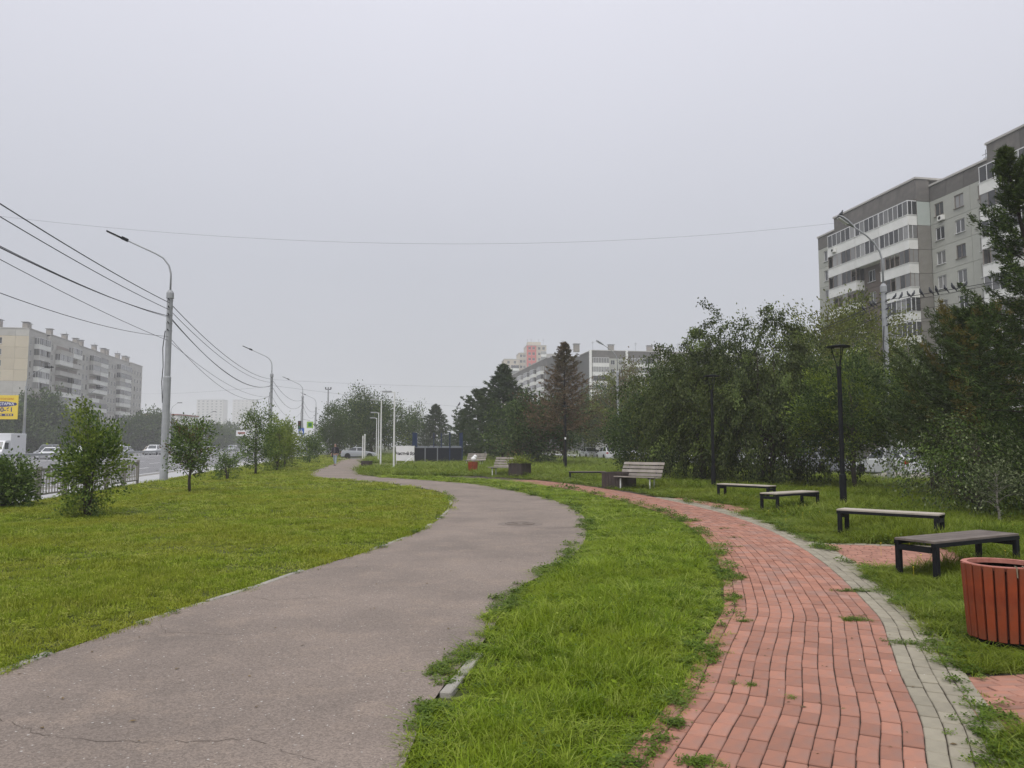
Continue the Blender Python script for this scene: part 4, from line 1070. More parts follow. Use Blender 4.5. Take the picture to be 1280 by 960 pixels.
# trees across the avenue
FG = 'trees across the avenue'
for i, (px, dd, ty, rx, lab) in enumerate(((8, 150, 518, 6.5, 'dark hazy tree behind the yellow billboard'), (44, 158, 490, 5.5, 'tall dark hazy tree right behind the slanting far lamp post'), (76, 165, 522, 5.0, 'hazy tree beneath the balconies of the pale block, behind the tall bush'),
        (98, 185, 524, 5.5, 'hazy low tree at the foot of the pale block'), (174, 200, 521, 5.4, 'round hazy dark tree left of the big grey pole'), (196, 206, 524, 5.0, 'smaller hazy tree touching the big grey pole'), (262, 240, 534, 6.0, 'hazy green tree behind the small round tree'), (285, 300, 533, 9.0, 'pale hazy tree mass right of the small round tree'), (232, 260, 541, 5.0, 'hazy low tree behind the small round tree, left of its crown'))):
    broadleaf('street_tree', at(px, dd), top(px, ty, dd), rx, 0.6, 'dark', lab, group=FG, n_cl=230, per=85, leaf=0.62, seed=80 + i, trunk_r=0.25, twig=1.8, spread=0.6, stems=1)

# ------------------------------------------------------------------ poles, lamps and wires
def avenue_pole(px, depth, label, group, arm=True, top_h=8.85, name='street_lamp', side=-1, head='slim', lens=None, base_r=0.175):
    p = at(px, depth) if not isinstance(px, Vector) else px
    t = empty(name, p, RA, label, 'street lamp' if arm else 'pole', group)
    mb = MB().use(mt['grey_paint'])
    mb.lathe([(base_r*1.06, -.05), (base_r*1.06, 0.5), (base_r, 0.52), (base_r*.97, 4.6), (base_r*.99, 4.62), (base_r*.99, 4.8), (base_r*.80, 4.86), (base_r*.76, top_h - .3), (base_r*.98, top_h - .28), (base_r*.98, top_h - .02), (base_r*.6, top_h + .1), (0.05, top_h + .12)], 14)
    mb.build('pole', t, smooth=False)
    for z in (7.0, 7.35, 7.75, 8.1, 8.45):
        mb = MB().use(mt['galv']); mb.lathe([(base_r*.82, 0), (base_r*.84, 0), (base_r*.84, .05), (base_r*.82, .05)], 12)
        mb.use(mt['dark_metal']); mb.tube([(0, -base_r*.8, .02), (0, -base_r*.8 - .16, .06)], .025, 5); mb.tube([(0, base_r*.8, .02), (0, base_r*.8 + .16, .06)], .025, 5)
        o = mb.build('wire_clamp', t); o.location = (0, 0, z)
    mb = MB().use(mt['wire']); mb.tube([(-base_r*.9, -.06, 3.6), (-base_r*1.2, -.1, 4.6), (-base_r*1.0, -.1, 5.3), (-base_r*1.25, -.1, 6.2), (-base_r*.8, -.1, 7.0)], .022, 5); mb.build('service_cable', t)
    if arm:
        if head == 'slim': A = [(0, 0, top_h), (0, 0, top_h+.9), (side*.10, 0, top_h+1.3), (side*.36, 0, top_h+1.65), (side*.7, 0, top_h+1.85), (side*2.15, 0, top_h+2.5)]
        else: A = [(0, 0, top_h), (0, 0, top_h+1.2), (side*.12, 0, top_h+1.6), (side*.4, 0, top_h+2.0), (side*.75, 0, top_h+2.3), (side*1.5, 0, top_h+2.75)]
        mb = MB().use(mt['grey_paint']); mb.tube(A, [.045, .042, .04, .038, .036, .034], 8); mb.build('arm', t, smooth=True)
        e_ = Vector(A[-1]); dv = (Vector(A[-1]) - Vector(A[-2])).normalized()
        ang = math.atan2(dv.z, abs(dv.x))
        Mx = Matrix.Translation(e_) @ Matrix.Rotation(0 if side > 0 else math.pi, 4, 'Z') @ Matrix.Rotation(-ang, 4, 'Y')
        mb = MB().use(mt['dark_metal'] if head == 'slim' else mt['galv'])
        if head == 'slim':
            mb.cbox(-0.2, 0.12, -.075, .075, -.06, .085, .02, Mx); mb.cbox(0.12, 0.82, -.13, .13, -.035, .03, .015, Mx)
        else:
            for a, r in ((0.0, .05), ): pass
            secs = [(-.12, .05, .05), (.05, .10, .08), (.3, .16, .11), (.6, .17, .10), (.78, .11, .05)]
            vs = []; 
            for x, w, h in secs:
                for k in range(8):
                    q = 2*math.pi*k/8; vs.append(Mx @ Vector((x, w*math.cos(q), h*math.sin(q)*(1 if math.sin(q) > 0 else .6))))
            fs = [(i*8+k, i*8+(k+1) % 8, (i+1)*8+(k+1) % 8, (i+1)*8+k) for i in range(4) for k in range(8)] + [tuple(range(7, -1, -1)), tuple(range(32, 40))]
            mb.raw(vs, fs)
        hd = mb.build('lamp_head', t)
        mb = MB().use(mt['print_white']); mb.box(0.2, 0.72, -.10, .10, -.046 if head == 'slim' else -.085, -.036 if head == 'slim' else -.06, Mx); mb.build('lens', hd)
    return t
LG = 'grey lamp posts along the near edge of the avenue'
P1 = at(206, 36.1); P2 = at(337.5, 78); P3 = at(377, 113); P4 = at(394, 147); P0 = P1 - U * 40
avenue_pole(P1, 0, 'tallest and nearest grey lamp post at the lawn edge, arm over the avenue', LG)
avenue_pole(P2, 0, 'second grey lamp post of the avenue, rising behind the airy small tree', LG)
avenue_pole(P3, 0, 'third grey lamp post, with the blue road sign in front of it', LG)
avenue_pole(P4, 0, 'fourth grey post, beyond the road signs, short in the distance', LG)
q = at(409, 150)
t = empty('utility_pole', q, RA, 'dark slim utility pole with a short crossbar above the narrow tree', 'pole')
MB().use(mt['grey_paint']).tube([(0, 0, 0), (0, 0, 13.0)], [.2, .13], 8).build('pole', t)
MB().use(mt['dark_metal']).box(-.55, .55, -.06, .06, 12.5, 12.65).box(-.6, -.4, -.1, .1, 12.65, 13.0).box(.4, .6, -.1, .1, 12.65, 13.0).build('crossbar', t)
RG = 'grey lamp posts along the side street'
Q1 = at(1112, 34.6); Q2 = at(773, 76); Q0 = Q1 - U * 42
avenue_pole(Q1, 0, 'grey street lamp post in front of the grey block, a pigeon on its head', RG, head='cobra', base_r=.15)
avenue_pole(Q2, 0, 'distant grey street lamp post right of the brown larch', RG, head='cobra', base_r=.15)
FGR = 'lamp posts on the far side of the avenue'
for (px, hx, hy, dd, lab) in ((29, 62, 458, 94, 'far side lamp post right of the yellow billboard'), (108, 124, 484, 130, 'far side lamp post before the balconies of the pale block'), (212, 224, 503, 172, 'far side lamp post beside the big grey pole'), (255, 268, 514, 214, 'far side lamp post left of the misty towers')):
    a = at(px, dd); hp = D(hx, hy, dd)
    t = empty('street_lamp', a, 0, lab, 'street lamp', FGR)
    MB().use(mt['grey_paint']).tube([(0, 0, 0), (0, 0, 8.9)], [.19, .12], 10).build('pole', t)
    dx = hp.x - a.x
    MB().use(mt['grey_paint']).tube([(0, 0, 8.9), (0.05, 0, hp.z - 1.6), (dx*.25, 0, hp.z - .9), (dx*.8, 0, hp.z - .15)], [.06, .05, .045, .04], 6).build('arm', t)
    MB().use(mt['dark_metal']).cbox(dx*.8, dx*.8 + 1.0, -.16, .16, hp.z - .16, hp.z - .02, .03, None).build('lamp_head', t)

def wire(a, b, sag, label, group, r=0.012, mat='wire', n=28):
    r *= .8
    mb = MB().use(mt[mat]); pts = []
    for i in range(n + 1):
        f = i / n; p = a.lerp(b, f); p.z -= sag * 4 * f * (1 - f); pts.append(p)
    mb.tube(pts, r, 4, caps=False)
    return tag(mb.build('overhead_wire'), label, 'wire', group)
def onpole(p, z, off=-.28): return Vector((p.x, p.y, 0)) + U * off * 0 + Vector((0, 0, z))
WG = 'overhead wires between the avenue lamp posts'
zs = [(8.35, .55, .022, 'uppermost thick'), (8.02, .55, .018, 'second from top'), (7.72, 1.05, .022, 'third, thick doubled'), (7.66, .95, .014, 'thin, close beside the third'), (6.55, .55, .013, 'steep thin, crossing the lowest'), (6.75, 1.25, .014, 'lowest')]
for z, sg, r, nm in zs:
    wire(onpole(P0, z + (0.9 if 'steep' in nm else 0)), onpole(P1, z), sg, f'{nm} wire from the frame edge to the nearest grey lamp post', WG, r)
for z, sg, r, nm in zs:
    wire(onpole(P1, z), onpole(P2, z), sg * 1.0 + .25, f'{nm} wire sagging between the first and second grey lamp posts', WG, r)
for z, sg, r, nm in zs[:4:2] + [zs[5]]:
    wire(onpole(P2, z), onpole(P3, z), sg + .4, f'{nm} wire sagging between the second and third grey lamp posts', WG, r)
for z, sg, r, nm in zs[:3:2]:
    wire(onpole(P3, z), onpole(P4, z), sg + .4, f'{nm} wire sagging between the third and fourth grey lamp posts', WG, r)
wire(D(-140, 252, 30), D(1060, 277, 34.0), 1.35, 'very thin grey wire crossing the whole sky above the avenue and the path', None, .006, 'wire_thin', 40)
wire(onpole(P2, 8.3), D(830, 475, 140), 1.0, 'faint thin wire leaving the second grey lamp post towards the larch', None, .012, 'wire_thin')
wire(D(175, 492, 190), onpole(P2, 7.6), 0.3, 'faint level wire from the pale block to the second grey lamp post', None, .014, 'wire_thin')
wire(onpole(P2, 7.7), D(640, 513, 150), 0.3, 'faint wire from the second grey lamp post over the big dense tree', None, .014, 'wire_thin')
SG = 'overhead wires between the side street lamp posts'
sw = [(8.2, .95, .020, 'uppermost, lined with pigeons,'), (8.0, .75, .014, 'second'), (7.55, .8, .012, 'third'), (7.1, .75, .012, 'fourth'), (6.55, .7, .012, 'lowest')]
SIDE = []
for z, sg, r, nm in sw:
    wire(onpole(Q0, z), onpole(Q1, z), sg, f'{nm} wire from the near side street lamp post towards the frame edge', SG, r)
for z, sg, r, nm in sw[:3]:
    wire(onpole(Q1, z), onpole(Q2, z), sg + .3, f'{nm} wire from the near side street lamp post to the distant one', SG, r + .004)

# ------------------------------------------------------------------ park lamps
def black_lamp(px, depth, label, H=4.2):
    t = empty('park_lamp', at(px, depth), 0, label, 'park lamp', 'black park lamps with a disc top')
    MB().use(mt['dark_metal']).lathe([(.14, 0), (.14, .03), (.085, .05), (.085, .85), (.06, .88), (.052, H - .62), (.07, H - .60), (.07, H - .56), (.0, H - .55)], 12).build('pole', t)
    for k in range(3):
        a = k * 2.094 + .5
        MB().use(mt['dark_metal']).tube([(.045*math.cos(a), .045*math.sin(a), H - .58), (.17*math.cos(a), .17*math.sin(a), H - .07)], .012, 5).build('strut', t)
    MB().use(mt['dark_metal']).lathe([(.0, H - .06), (.15, H - .075), (.29, H - .06), (.295, H - .03), (.2, H - .01), (.05, H + .012), (0, H + .014)], 24).build('lamp_shade', t)
    MB().use(mt['print_white']).lathe([(0, H - .085), (.10, H - .085), (.10, H - .078)], 14).build('lens', t)
black_lamp(1052, 19.8, 'nearest and tallest black park lamp, beside the second backless bench')
black_lamp(891, 28.3, 'black park lamp in front of the left birch')
black_lamp(707, 50, 'black park lamp in front of the brown larch, a small notice stuck to its pole')
black_lamp(631, 92, 'far black park lamp in front of the bluish conifer')
o = MB().use(mt['print_white']).box(-.05, .05, -.004, .004, 0, .14).build('paper_notice', loc=at(707, 50) + Vector((-.02, -.062, 2.0))); tag(o, 'small white notice taped to the third black lamp pole', 'notice')
def white_lamp(px, depth, label, H=5.1, arm=-.62):
    t = empty('park_lamp', at(px, depth), 0, label, 'park lamp', 'white park lamps with short arms')
    MB().use(mt['white_metal']).tube([(0, 0, 0), (0, 0, 2.6), (0, 0, H)], [.062, .055, .042], 10).build('pole', t)
    MB().use(mt['white_metal']).tube([(0, 0, H - .06), (arm*.35, 0, H - .03)], .03, 6).build('arm', t)
    h = MB().use(mt['grey_paint']).cbox(min(arm*.3, arm*1.3), max(arm*.3, arm*1.3), -.13, .13, H - .04, H + .06, .02).build('lamp_head', t)
    MB().use(mt['print_white']).box(min(arm*.4, arm*1.2), max(arm*.4, arm*1.2), -.1, .1, H - .05, H - .041).build('lens', h)
white_lamp(492.5, 50, 'nearest white park lamp with a short flat head, left of the white banner')
white_lamp(476, 57, 'second white park lamp, left of the nearest white one', 5.0)
white_lamp(473, 77, 'third white park lamp, close behind the second one', 4.9)
white_lamp(470.5, 92, 'fourth and farthest white park lamp of the close group', 4.9)
white_lamp(511, 140, 'tiny far white park lamp above the white banner', 4.6)
for px, h, lab in ((453.5, 2.75, 'white marker post at the path end, shorter of the pair'), (456, 2.95, 'white marker post at the path end, taller of the pair')):
    o = MB().use(mt['white_metal']).tube([(0, 0, 0), (0, 0, h - .08), (0, 0, h)], [.075, .075, .03], 8).build('marker_post', loc=at(px, 90)); tag(o, lab, 'post', 'pair of white posts at the path end')

# ------------------------------------------------------------------ benches, bins, planters
def flat_bench(center, ang, label, wood, L=1.95, Wd=.48, H=.44):
    t = empty('bench', (*center, 0), ang, label, 'bench', 'backless benches')
    for sx in (-1, 1):
        for sy in (-1, 1):
            x = sx * (L/2 - .05); y = sy * (Wd/2 - .03)
            MB().use(mt['dark_metal']).cbox(x - .035, x + .035, y - .03, y + .03, -.05, H - .052, .006).build('leg', t)
        x = sx * (L/2 - .05)
        MB().use(mt['dark_metal']).box(x - .04, x + .04, -Wd/2 + .062, Wd/2 - .062, H - .12, H - .055).build('cross_rail', t)
    for sy in (-1, 1):
        y = sy * (Wd/2 - .03)
        MB().use(mt['dark_metal']).box(-L/2 + .005, L/2 - .005, y - .029, y + .029, H - .05, H - .002).build('side_rail', t)
    n = 4; w = (Wd - .02) / n
    for i in range(n):
        y0 = -Wd/2 + .01 + i * w
        MB().use(wood).cbox(-L/2, L/2, y0 + .003, y0 + w - .003, H - .001, H + .026, .004).build('slat', t)
flat_bench((5.66, 9.88), R(29), 'backless bench with a dark wooden top nearest the red slatted bin', mt['wood_dark'], 1.80, .54)
flat_bench((6.58, 13.55), R(-42), 'backless bench with a pale bleached top at the foot of the nearest black lamp', mt['wood_pale'], 1.66, .42)
flat_bench((6.85, 22.7), R(-50), 'backless bench in front of the largest birch, pale top, deep in grass', mt['wood_pale'], 1.75, .40)
flat_bench((6.85, 19.1), R(36), 'backless bench sunk in tall grass just before the one under the birch', mt['wood_pale'], 1.75, .5)
flat_bench((3.5, 36.0), R(0), 'low dark backless bench overgrown by grass by the third black lamp', mt['wood_dark'], 1.7, .42, .38)
def back_bench(center, ang, label, L=1.75):
    t = empty('park_bench', (*center, 0), ang, label, 'bench', 'benches with slatted backs')
    for i in range(4):                                     # seat slats, -y is the front
        y0 = -.30 + i * .125
        MB().use(mt['wood_grey']).cbox(-L/2, L/2, y0, y0 + .11, .43 + .012 * (i == 0) - .004 * i, .465 + .012 * (i == 0) - .004 * i, .006).build('seat_slat', t)
    for i in range(4):
        z = .53 + i * .135; y = .235 + .045 * i + .012 * i * i * .5
        Mx = Matrix.Translation((0, y, z)) @ Matrix.Rotation(R(-18 - 3*i), 4, 'X')
        MB().use(mt['wood_grey']).cbox(-L/2, L/2, -.017, .017, -.055, .055, .006, Mx).build('back_slat', t)
    for sx in (-1, 1):
        x = sx * L * .36
        MB().use(mt['dark_metal']).tube([(x, -.32, .415), (x, .14, .40), (x, .24, .46), (x, .29, .62), (x, .47, 1.0)], .022, 6).build('bracket', t)
        for y in (-.20, .10):
            MB().use(mt['white_metal']).tube([(x, y, -.05), (x, y, .41)], .028, 8).build('leg', t)
    return t
back_bench((4.62, 28.4), R(-42), 'nearest park bench with grey slatted back beside the brick path')
back_bench((-.42, 40.6), R(-38), 'second park bench with slatted back, beside a planter with leaves')
back_bench((-2.9, 60), R(-30), 'far park bench with slatted back behind the far red bin')

def red_bin(center, label, RT=.285, RBt=.258, H=.635, n=22, name='litter_bin', hoops=True):
    t = empty(name, (*center, 0), 0, label, 'litter bin', 'red slatted litter bins')
    sl = MB().use(mt['bin_red'])
    w0, w1 = math.pi * RBt / n * .80, math.pi * RT / n * .84
    # one slat leaning outwards; its top end grain worn pale
    def sec(r, z, w): return [(r - .012, -w, z), (r + .006, -w, z), (r + .012, -w*.8, z), (r + .012, w*.8, z), (r + .006, w, z), (r - .012, w, z)]
    vs = sec(RBt, .05, w0) + sec((RBt+RT)/2, H*.5, (w0+w1)/2) + sec(RT, H, w1)
    sl.raw(vs, [(6*j + k, 6*j + (k+1) % 6, 6*j + 6 + (k+1) % 6, 6*j + 6 + k) for j in range(2) for k in range(6)] + [tuple(range(5, -1, -1))])
    sl.use(mt['bin_worn']); sl.raw(vs[12:], [tuple(range(6))])
    me = sl.mesh('slat')
    for k in range(n):
        o = bpy.data.objects.new('slat', me); link(o, t); o.rotation_euler = (0, 0, 2*math.pi*(k + .3)/n + random.uniform(-.012, .012)); o.location = (0, 0, random.uniform(-.004, .003))
    MB().use(mt['bin_worn']).lathe([(RT - .034, H - .03), (RT - .034, H + .006), (RT + .006, H + .006), (RT + .006, H - .002), (RT - .014, H - .03), (RT - .034, H - .03)], 44).build('rim', t)
    MB().use(mt['bin_dark']).lathe([(0, .07), (RBt - .03, .07), (RT - .036, H - .05)], 32).build('liner', t)
    MB().use(mt['dark_metal']).lathe([(RBt - .03, .0), (RBt - .03, .05), (RBt - .05, .05)], 24).build('base', t)
    if hoops:
        for a in (-1.80, -1.60, -1.42):
            c, s = math.cos(a), math.sin(a)
            MB().use(mt['chain']).tube([((RT-.04)*c, (RT-.04)*s, H - .06), ((RT-.02)*c, (RT-.02)*s, H + .016), ((RT+.01)*c, (RT+.01)*s, H + .012), ((RT+.02)*c, (RT+.02)*s, H - .07)], .005, 5).build('strap', t)
    return t
random.seed(8)
red_bin((4.03, 6.42), 'large red slatted litter bin with worn pale rim at the frame edge')
red_bin((-2.35, 46.4), 'far red slatted litter bin with a white bag on top, by the bare soil', hoops=False)
bag = MB().use(mt['print_white'])
rg = np.random.default_rng(3)
for k, (x, y, z, r) in enumerate(((0, 0, .8, .17), (.08, .02, .93, .13))):
    bag.lathe([(0, z - r), (r*.75*rg.uniform(.9, 1.1), z - r*.7), (r*1.0, z - r*.1), (r*.85, z + r*.5), (r*.3, z + r*.9), (0, z + r)], 9, Matrix.Translation((x, y, 0)))
tag(bag.build('plastic_bag', loc=(-2.3, 46.4, 0)), 'crumpled white plastic bag stuffed on the far red bin', 'bag')
def planter(center, ang, label, w=.72, h=.62, plant=None):
    t = empty('planter', (*center, 0), ang, label, 'planter', 'dark brown plank planters')
    n = 6
    for side in range(4):
        Mr = Matrix.Rotation(side * math.pi/2, 4, 'Z')
        for i in range(n):
            x0 = -w/2 + .02 + i * (w - .04) / n
            MB().use(mt['planter']).cbox(x0 + .004, x0 + (w - .04)/n - .004, -w/2, -w/2 + .025, .02, h - .05, .004, Mr).build('board', t)
        MB().use(mt['planter']).box(-w/2 - .012, w/2 - .07, -w/2 - .014, -w/2 + .06, h - .045, h, Mr).build('rim', t)
    MB().use(mt['soil']).box(-w/2 + .03, w/2 - .03, -w/2 + .03, w/2 - .03, .03, h - .1).build('soil', t)
    if plant:
        rng = np.random.default_rng(5); P = np.c_[rng.normal(size=(900, 2)) * .28, h + np.abs(rng.normal(size=900)) * .16]
        o = leaves('seedling_leaves', P, .10, rng, lm['bush'], None); o.location = (*center, 0)
        tag(o, plant, 'plant')
    return t
planter((4.05, 29.3), R(-42), 'dark brown planter box beside the nearest backed bench', .95, .60)
planter((.40, 39.6), R(-38), 'dark brown planter box with leafy plants beside the second backed bench', .85, .70, 'loose green leafy plants growing out of the second dark planter')
planter((-10.3, 54.8), R(-12), 'dark box planter at the grass corner of the asphalt path near the walker', .62, .52)

# ------------------------------------------------------------------ sports court with navy boards and the banner
co = empty('sports_court', (-8.55, 66.5, 0), R(4), 'small fenced sports court with navy boards and blue posts', 'sports court')
mt['navy_rail'] = M('grey_top_rail', (0.20, 0.21, 0.23), rough=0.6)
mt['court_back'] = M('grey_blue_board', (0.22, 0.24, 0.27), rough=0.6)
for i in range(4):
    MB().use(mt['navy']).cbox(i*1.06 + .04, i*1.06 + 1.02, -.03, .03, .08, 1.4, .01).build('board', co)
    MB().use(mt['navy']).cbox(4.22, 4.28, i*1.6 + .06, i*1.6 + 1.56, .08, 1.4, .01).build('board', co)
    MB().use(mt['court_back']).cbox(i*1.06 + .04, i*1.06 + 1.02, 6.4, 6.46, .08, 1.55, .01).build('board', co)
for x in (0, 1.06, 2.12, 3.18, 4.25):
    tall = x in (0, 4.25)
    MB().use(mt['blue_post'] if tall or x > 3 else mt['navy_rail']).box(x - .045, x + .045, -.06, .04, 0, 2.75 if tall or x > 3 else 1.55).build('post', co)
MB().use(mt['blue_post']).box(.04, .30, -.02, .06, 1.56, 2.7).build('net_panel', co)
MB().use(mt['blue_post']).box(4.0, 4.2, -.02, .06, 1.56, 2.7).build('net_panel', co)
for x in (0, 1.6, 2.3, 4.25): MB().use(mt['blue_post']).box(x - .05, x + .05, 6.38, 6.48, 0, 2.8).build('post', co)
MB().use(mt['navy_rail']).box(-.05, 4.3, -.05, .05, 1.405, 1.45).build('top_rail', co)
net = MB().use(mt['wire_thin'])
for i in range(9): net.tube([(0, 0.01, 1.6 + i*.13), (4.25, 0.01, 1.6 + i*.13)], .006, 3, caps=False)
for i in range(24): net.tube([(i*.18, 0.015, 1.57), (i*.18, 0.015, 2.7)], .006, 3, caps=False)
net.build('net', co)
bn = empty('banner', at(495.5, 65.6) + Vector((0, 0, .32)), R(3), 'white banner with black lettering tied to the left end of the navy court', 'banner')
MB().use(mt['banner_white']).box(0, 1.50, -.012, .012, 0, 1.25).build('sheet', bn)
MB().use(mt['white_metal']).tube([(0, .03, -.35), (0, .03, 1.27)], .03, 6).build('post', bn)
MB().use(mt['white_metal']).tube([(1.5, .03, -.35), (1.5, .03, 1.27)], .03, 6).build('post', bn)
def lettering(txt, size, mat, parent, loc, rot=(R(90), 0, 0), sx=1.0, align='CENTER', name='lettering', ext=0.002, bold=0.0):
    c = bpy.data.curves.new(name, 'FONT'); c.body = txt; c.size = size; c.align_x = align; c.align_y = 'CENTER'; c.extrude = ext; c.offset = bold
    tmp = bpy.data.objects.new(name, c); COL.objects.link(tmp); bpy.context.view_layer.update()
    me = bpy.data.meshes.new_from_object(tmp.evaluated_get(bpy.context.evaluated_depsgraph_get())); bpy.data.objects.remove(tmp); bpy.data.curves.remove(c)
    me.name = name; me.materials.clear(); me.materials.append(mat)
    o = bpy.data.objects.new(name, me); link(o, parent); o.location = loc; o.rotation_euler = rot; o.scale = (sx, 1, 1)
    return o
lettering('Чистый Яр', .34, mt['print_black'], bn, (.75, -.018, .60), sx=.9, bold=.012)
o = MB().use(mt['white_metal']).tube([at(503, 60) + Vector((0, 0, .15)), at(516, 63.5) + Vector((0, 0, .75))], .035, 6).build('leaning_pole'); tag(o, 'white pole leaning in front of the banner', 'pole')

# ------------------------------------------------------------------ billboard, signs, fence, guardrail
bp0, bp1 = D(-14, 494, 92), D(22.5, 494, 92)
bb = empty('billboard', (bp0.x, 92, D(10, 524, 92).z), R(2), 'yellow advertising board with a dark blue oval, cut by the frame edge', 'billboard')
bw = bp1.x - bp0.x; bh = D(10, 494, 92).z - D(10, 524, 92).z
MB().use(mt['bill_yellow']).box(0, bw, -.05, .05, 0, bh).build('panel', bb)
MB().use(mt['galv']).tube([(bw*.3, .15, -6), (bw*.3, .15, bh*.5)], .12, 8).build('post', bb)
ov = MB().use(mt['bill_blue'])
ov.lathe([(0, .06), (1, .06), (1, .0)], 28, Matrix.Translation((bw*.45, 0, bh*.63)) @ Matrix.Rotation(R(90), 4, 'X') @ Matrix.Diagonal((bw*.50, bh*.115, 1, 1)))
ov.poly([(bw*.90, -.06, bh*.55), (bw*.985, -.06, bh*.63), (bw*.90, -.06, bh*.71)]); ov.build('oval', bb)
MB().use(mt['bill_blue']).box(bw*.02, bw*.86, -.06, -.052, bh*.13, bh*.23).build('strip', bb)
lettering('ОРТОФОРМ', .30, mt['print_orange'], bb, (bw*.56, -.062, bh*.84), sx=1.15, bold=.01)
lettering('ДОСТАВКА', .44, mt['print_white'], bb, (bw*.52, -.072, bh*.63), sx=1.0, bold=.015)
lettering('40-61', .72, mt['bill_blue'], bb, (bw*.575, -.062, bh*.39), sx=1.15, bold=.02)
mk_ = MB().use(mt['bill_yellow'])
for k in range(9):
    if k != 5: mk_.box(bw*(.08 + k*.085), bw*(.08 + k*.085) + bw*.055, -.066, -.061, bh*.155, bh*.205)
mk_.build('small_print', bb)

t = empty('road_sign', P3 + U * -1.0 - Vector((0, 0, 0)), 0, 'blue square pedestrian crossing sign on the third grey lamp post', 'road sign')
z = D(378, 539, P3.y - 1).z
MB().use(mt['sign_blue']).cbox(-.42, .42, -.03, .0, z - .45, z + .45, .01).build('plate', t)
sg = MB().use(mt['print_white']); sg.poly([(-.3, -.034, z - .3), (.3, -.034, z - .3), (0, -.034, z + .32)]); sg.build('white_triangle', t)
fg = MB().use(mt['print_black'])
fg.lathe([(0, .037), (.05, .037), (.05, .035)], 10, Matrix.Translation((.0, 0, z + .12)) @ Matrix.Rotation(R(90), 4, 'X'))
fg.poly([(-.03, -.037, z + .06), (-.05, -.037, z - .1), (.04, -.037, z - .1), (.04, -.037, z + .06)]); fg.poly([(-.05, -.037, z - .1), (-.14, -.037, z - .26), (-.09, -.037, z - .26), (0, -.037, z - .1)]); fg.poly([(.0, -.037, z - .1), (.09, -.037, z - .26), (.14, -.037, z - .26), (.05, -.037, z - .1)])
fg.build('walking_figure', t)
MB().use(mt['galv']).tube([(0, .03, 0), (0, .03, z + .4)], .035, 6).build('post', t)
t = empty('road_sign', at(387, 108), 0, 'lime green bordered crossing sign hanging right of the third grey lamp post', 'road sign')
z = D(387, 531, 108).z
MB().use(mt['sign_lime']).cbox(-.45, .45, -.03, .0, z - .45, z + .45, .01).build('plate', t)
sg = MB().use(mt['sign_green']); sg.box(-.24, .24, -.036, -.031, z - .26, z + .26); sg.build('symbol', t)
MB().use(mt['galv']).tube([(0, .03, z + .6), (-1.0, .03, z + .75)], .03, 6).build('bracket', t)
t = empty('traffic_light', at(374, 108), 0, 'dark traffic light left of the third grey lamp post', 'traffic light')
z = D(374, 531, 108).z
MB().use(mt['dark_metal']).cbox(-.22, .22, -.15, .1, z - .55, z + .55, .03).build('housing', t)
for k, m_ in ((-1, 'sign_green'), (0, 'bin_dark'), (1, 'bin_dark')): MB().use(mt[m_]).lathe([(0, .16), (.13, .16), (.13, .15)], 12, Matrix.Translation((0, 0, z + k*.34)) @ Matrix.Rotation(R(90), 4, 'X')).build('lens', t)
MB().use(mt['galv']).tube([(0, 0, 0), (0, 0, z - .5)], .05, 6).build('post', t)
t = empty('road_sign', at(386, 112), 0, 'small white plate sign below the lime green bordered sign', 'road sign')
MB().use(mt['banner_white']).box(-.45, .45, -.02, 0, D(386, 543, 112).z, D(386, 538, 112).z).build('plate', t); MB().use(mt['galv']).tube([(.3, .03, 0), (.3, .03, 3.8)], .04, 6).build('post', t)
t = empty('advert_board', at(303, 190), 0, 'small white roadside board with red print behind the airy small tree', 'advert board')
za, zb = D(303, 545, 190).z, D(303, 538, 190).z
MB().use(mt['banner_white']).box(-1.6, 1.6, -.05, .05, za, zb).build('panel', t); MB().use(mt['red_roof']).box(-1.2, .6, -.06, -.052, za + .5, zb - .4).build('print', t); MB().use(mt['galv']).tube([(0, .1, 0), (0, .1, za + .2)], .12, 6).build('post', t)

fe = empty('fence', W(9.0, -9.68), R(90) + RA, 'low grey steel railing along the lawn edge behind the bushes', 'fence')
n = 0; x = 0
mt['fence'] = M('fence_grey', (0.24, 0.225, 0.20), (0.19, 0.18, 0.165), scale=4, rough=0.6)
while x < 25.0:
    for dx in (0, .22):
        MB().use(mt['fence']).cbox(x + dx - .04, x + dx + .04, -.04, .04, -.05, .98, .008).build('post', fe)
    L = 2.0
    MB().use(mt['fence']).box(x + .265, x + L - .045, -.022, .022, .86, .92).build('rail', fe)
    MB().use(mt['fence']).box(x + .265, x + L - .045, -.022, .022, .12, .17).build('rail', fe)
    for k in range(7):
        xx = x + .46 + k * .22
        MB().use(mt['fence']).box(xx - .014, xx + .014, -.014, .014, .17, .86).build('bar', fe)
    for k in range(2): MB().use(mt['fence']).box(x + .46 + .22*(2*k + 1) + .016, x + .46 + .22*(2*k + 2) - .016, -.013, .013, .62, .80).build('plate', fe)
    x += L
for dx in (0, ): MB().use(mt['fence']).cbox(x - .05, x + .05, -.05, .05, -.05, 1.0, .008).build('post', fe)

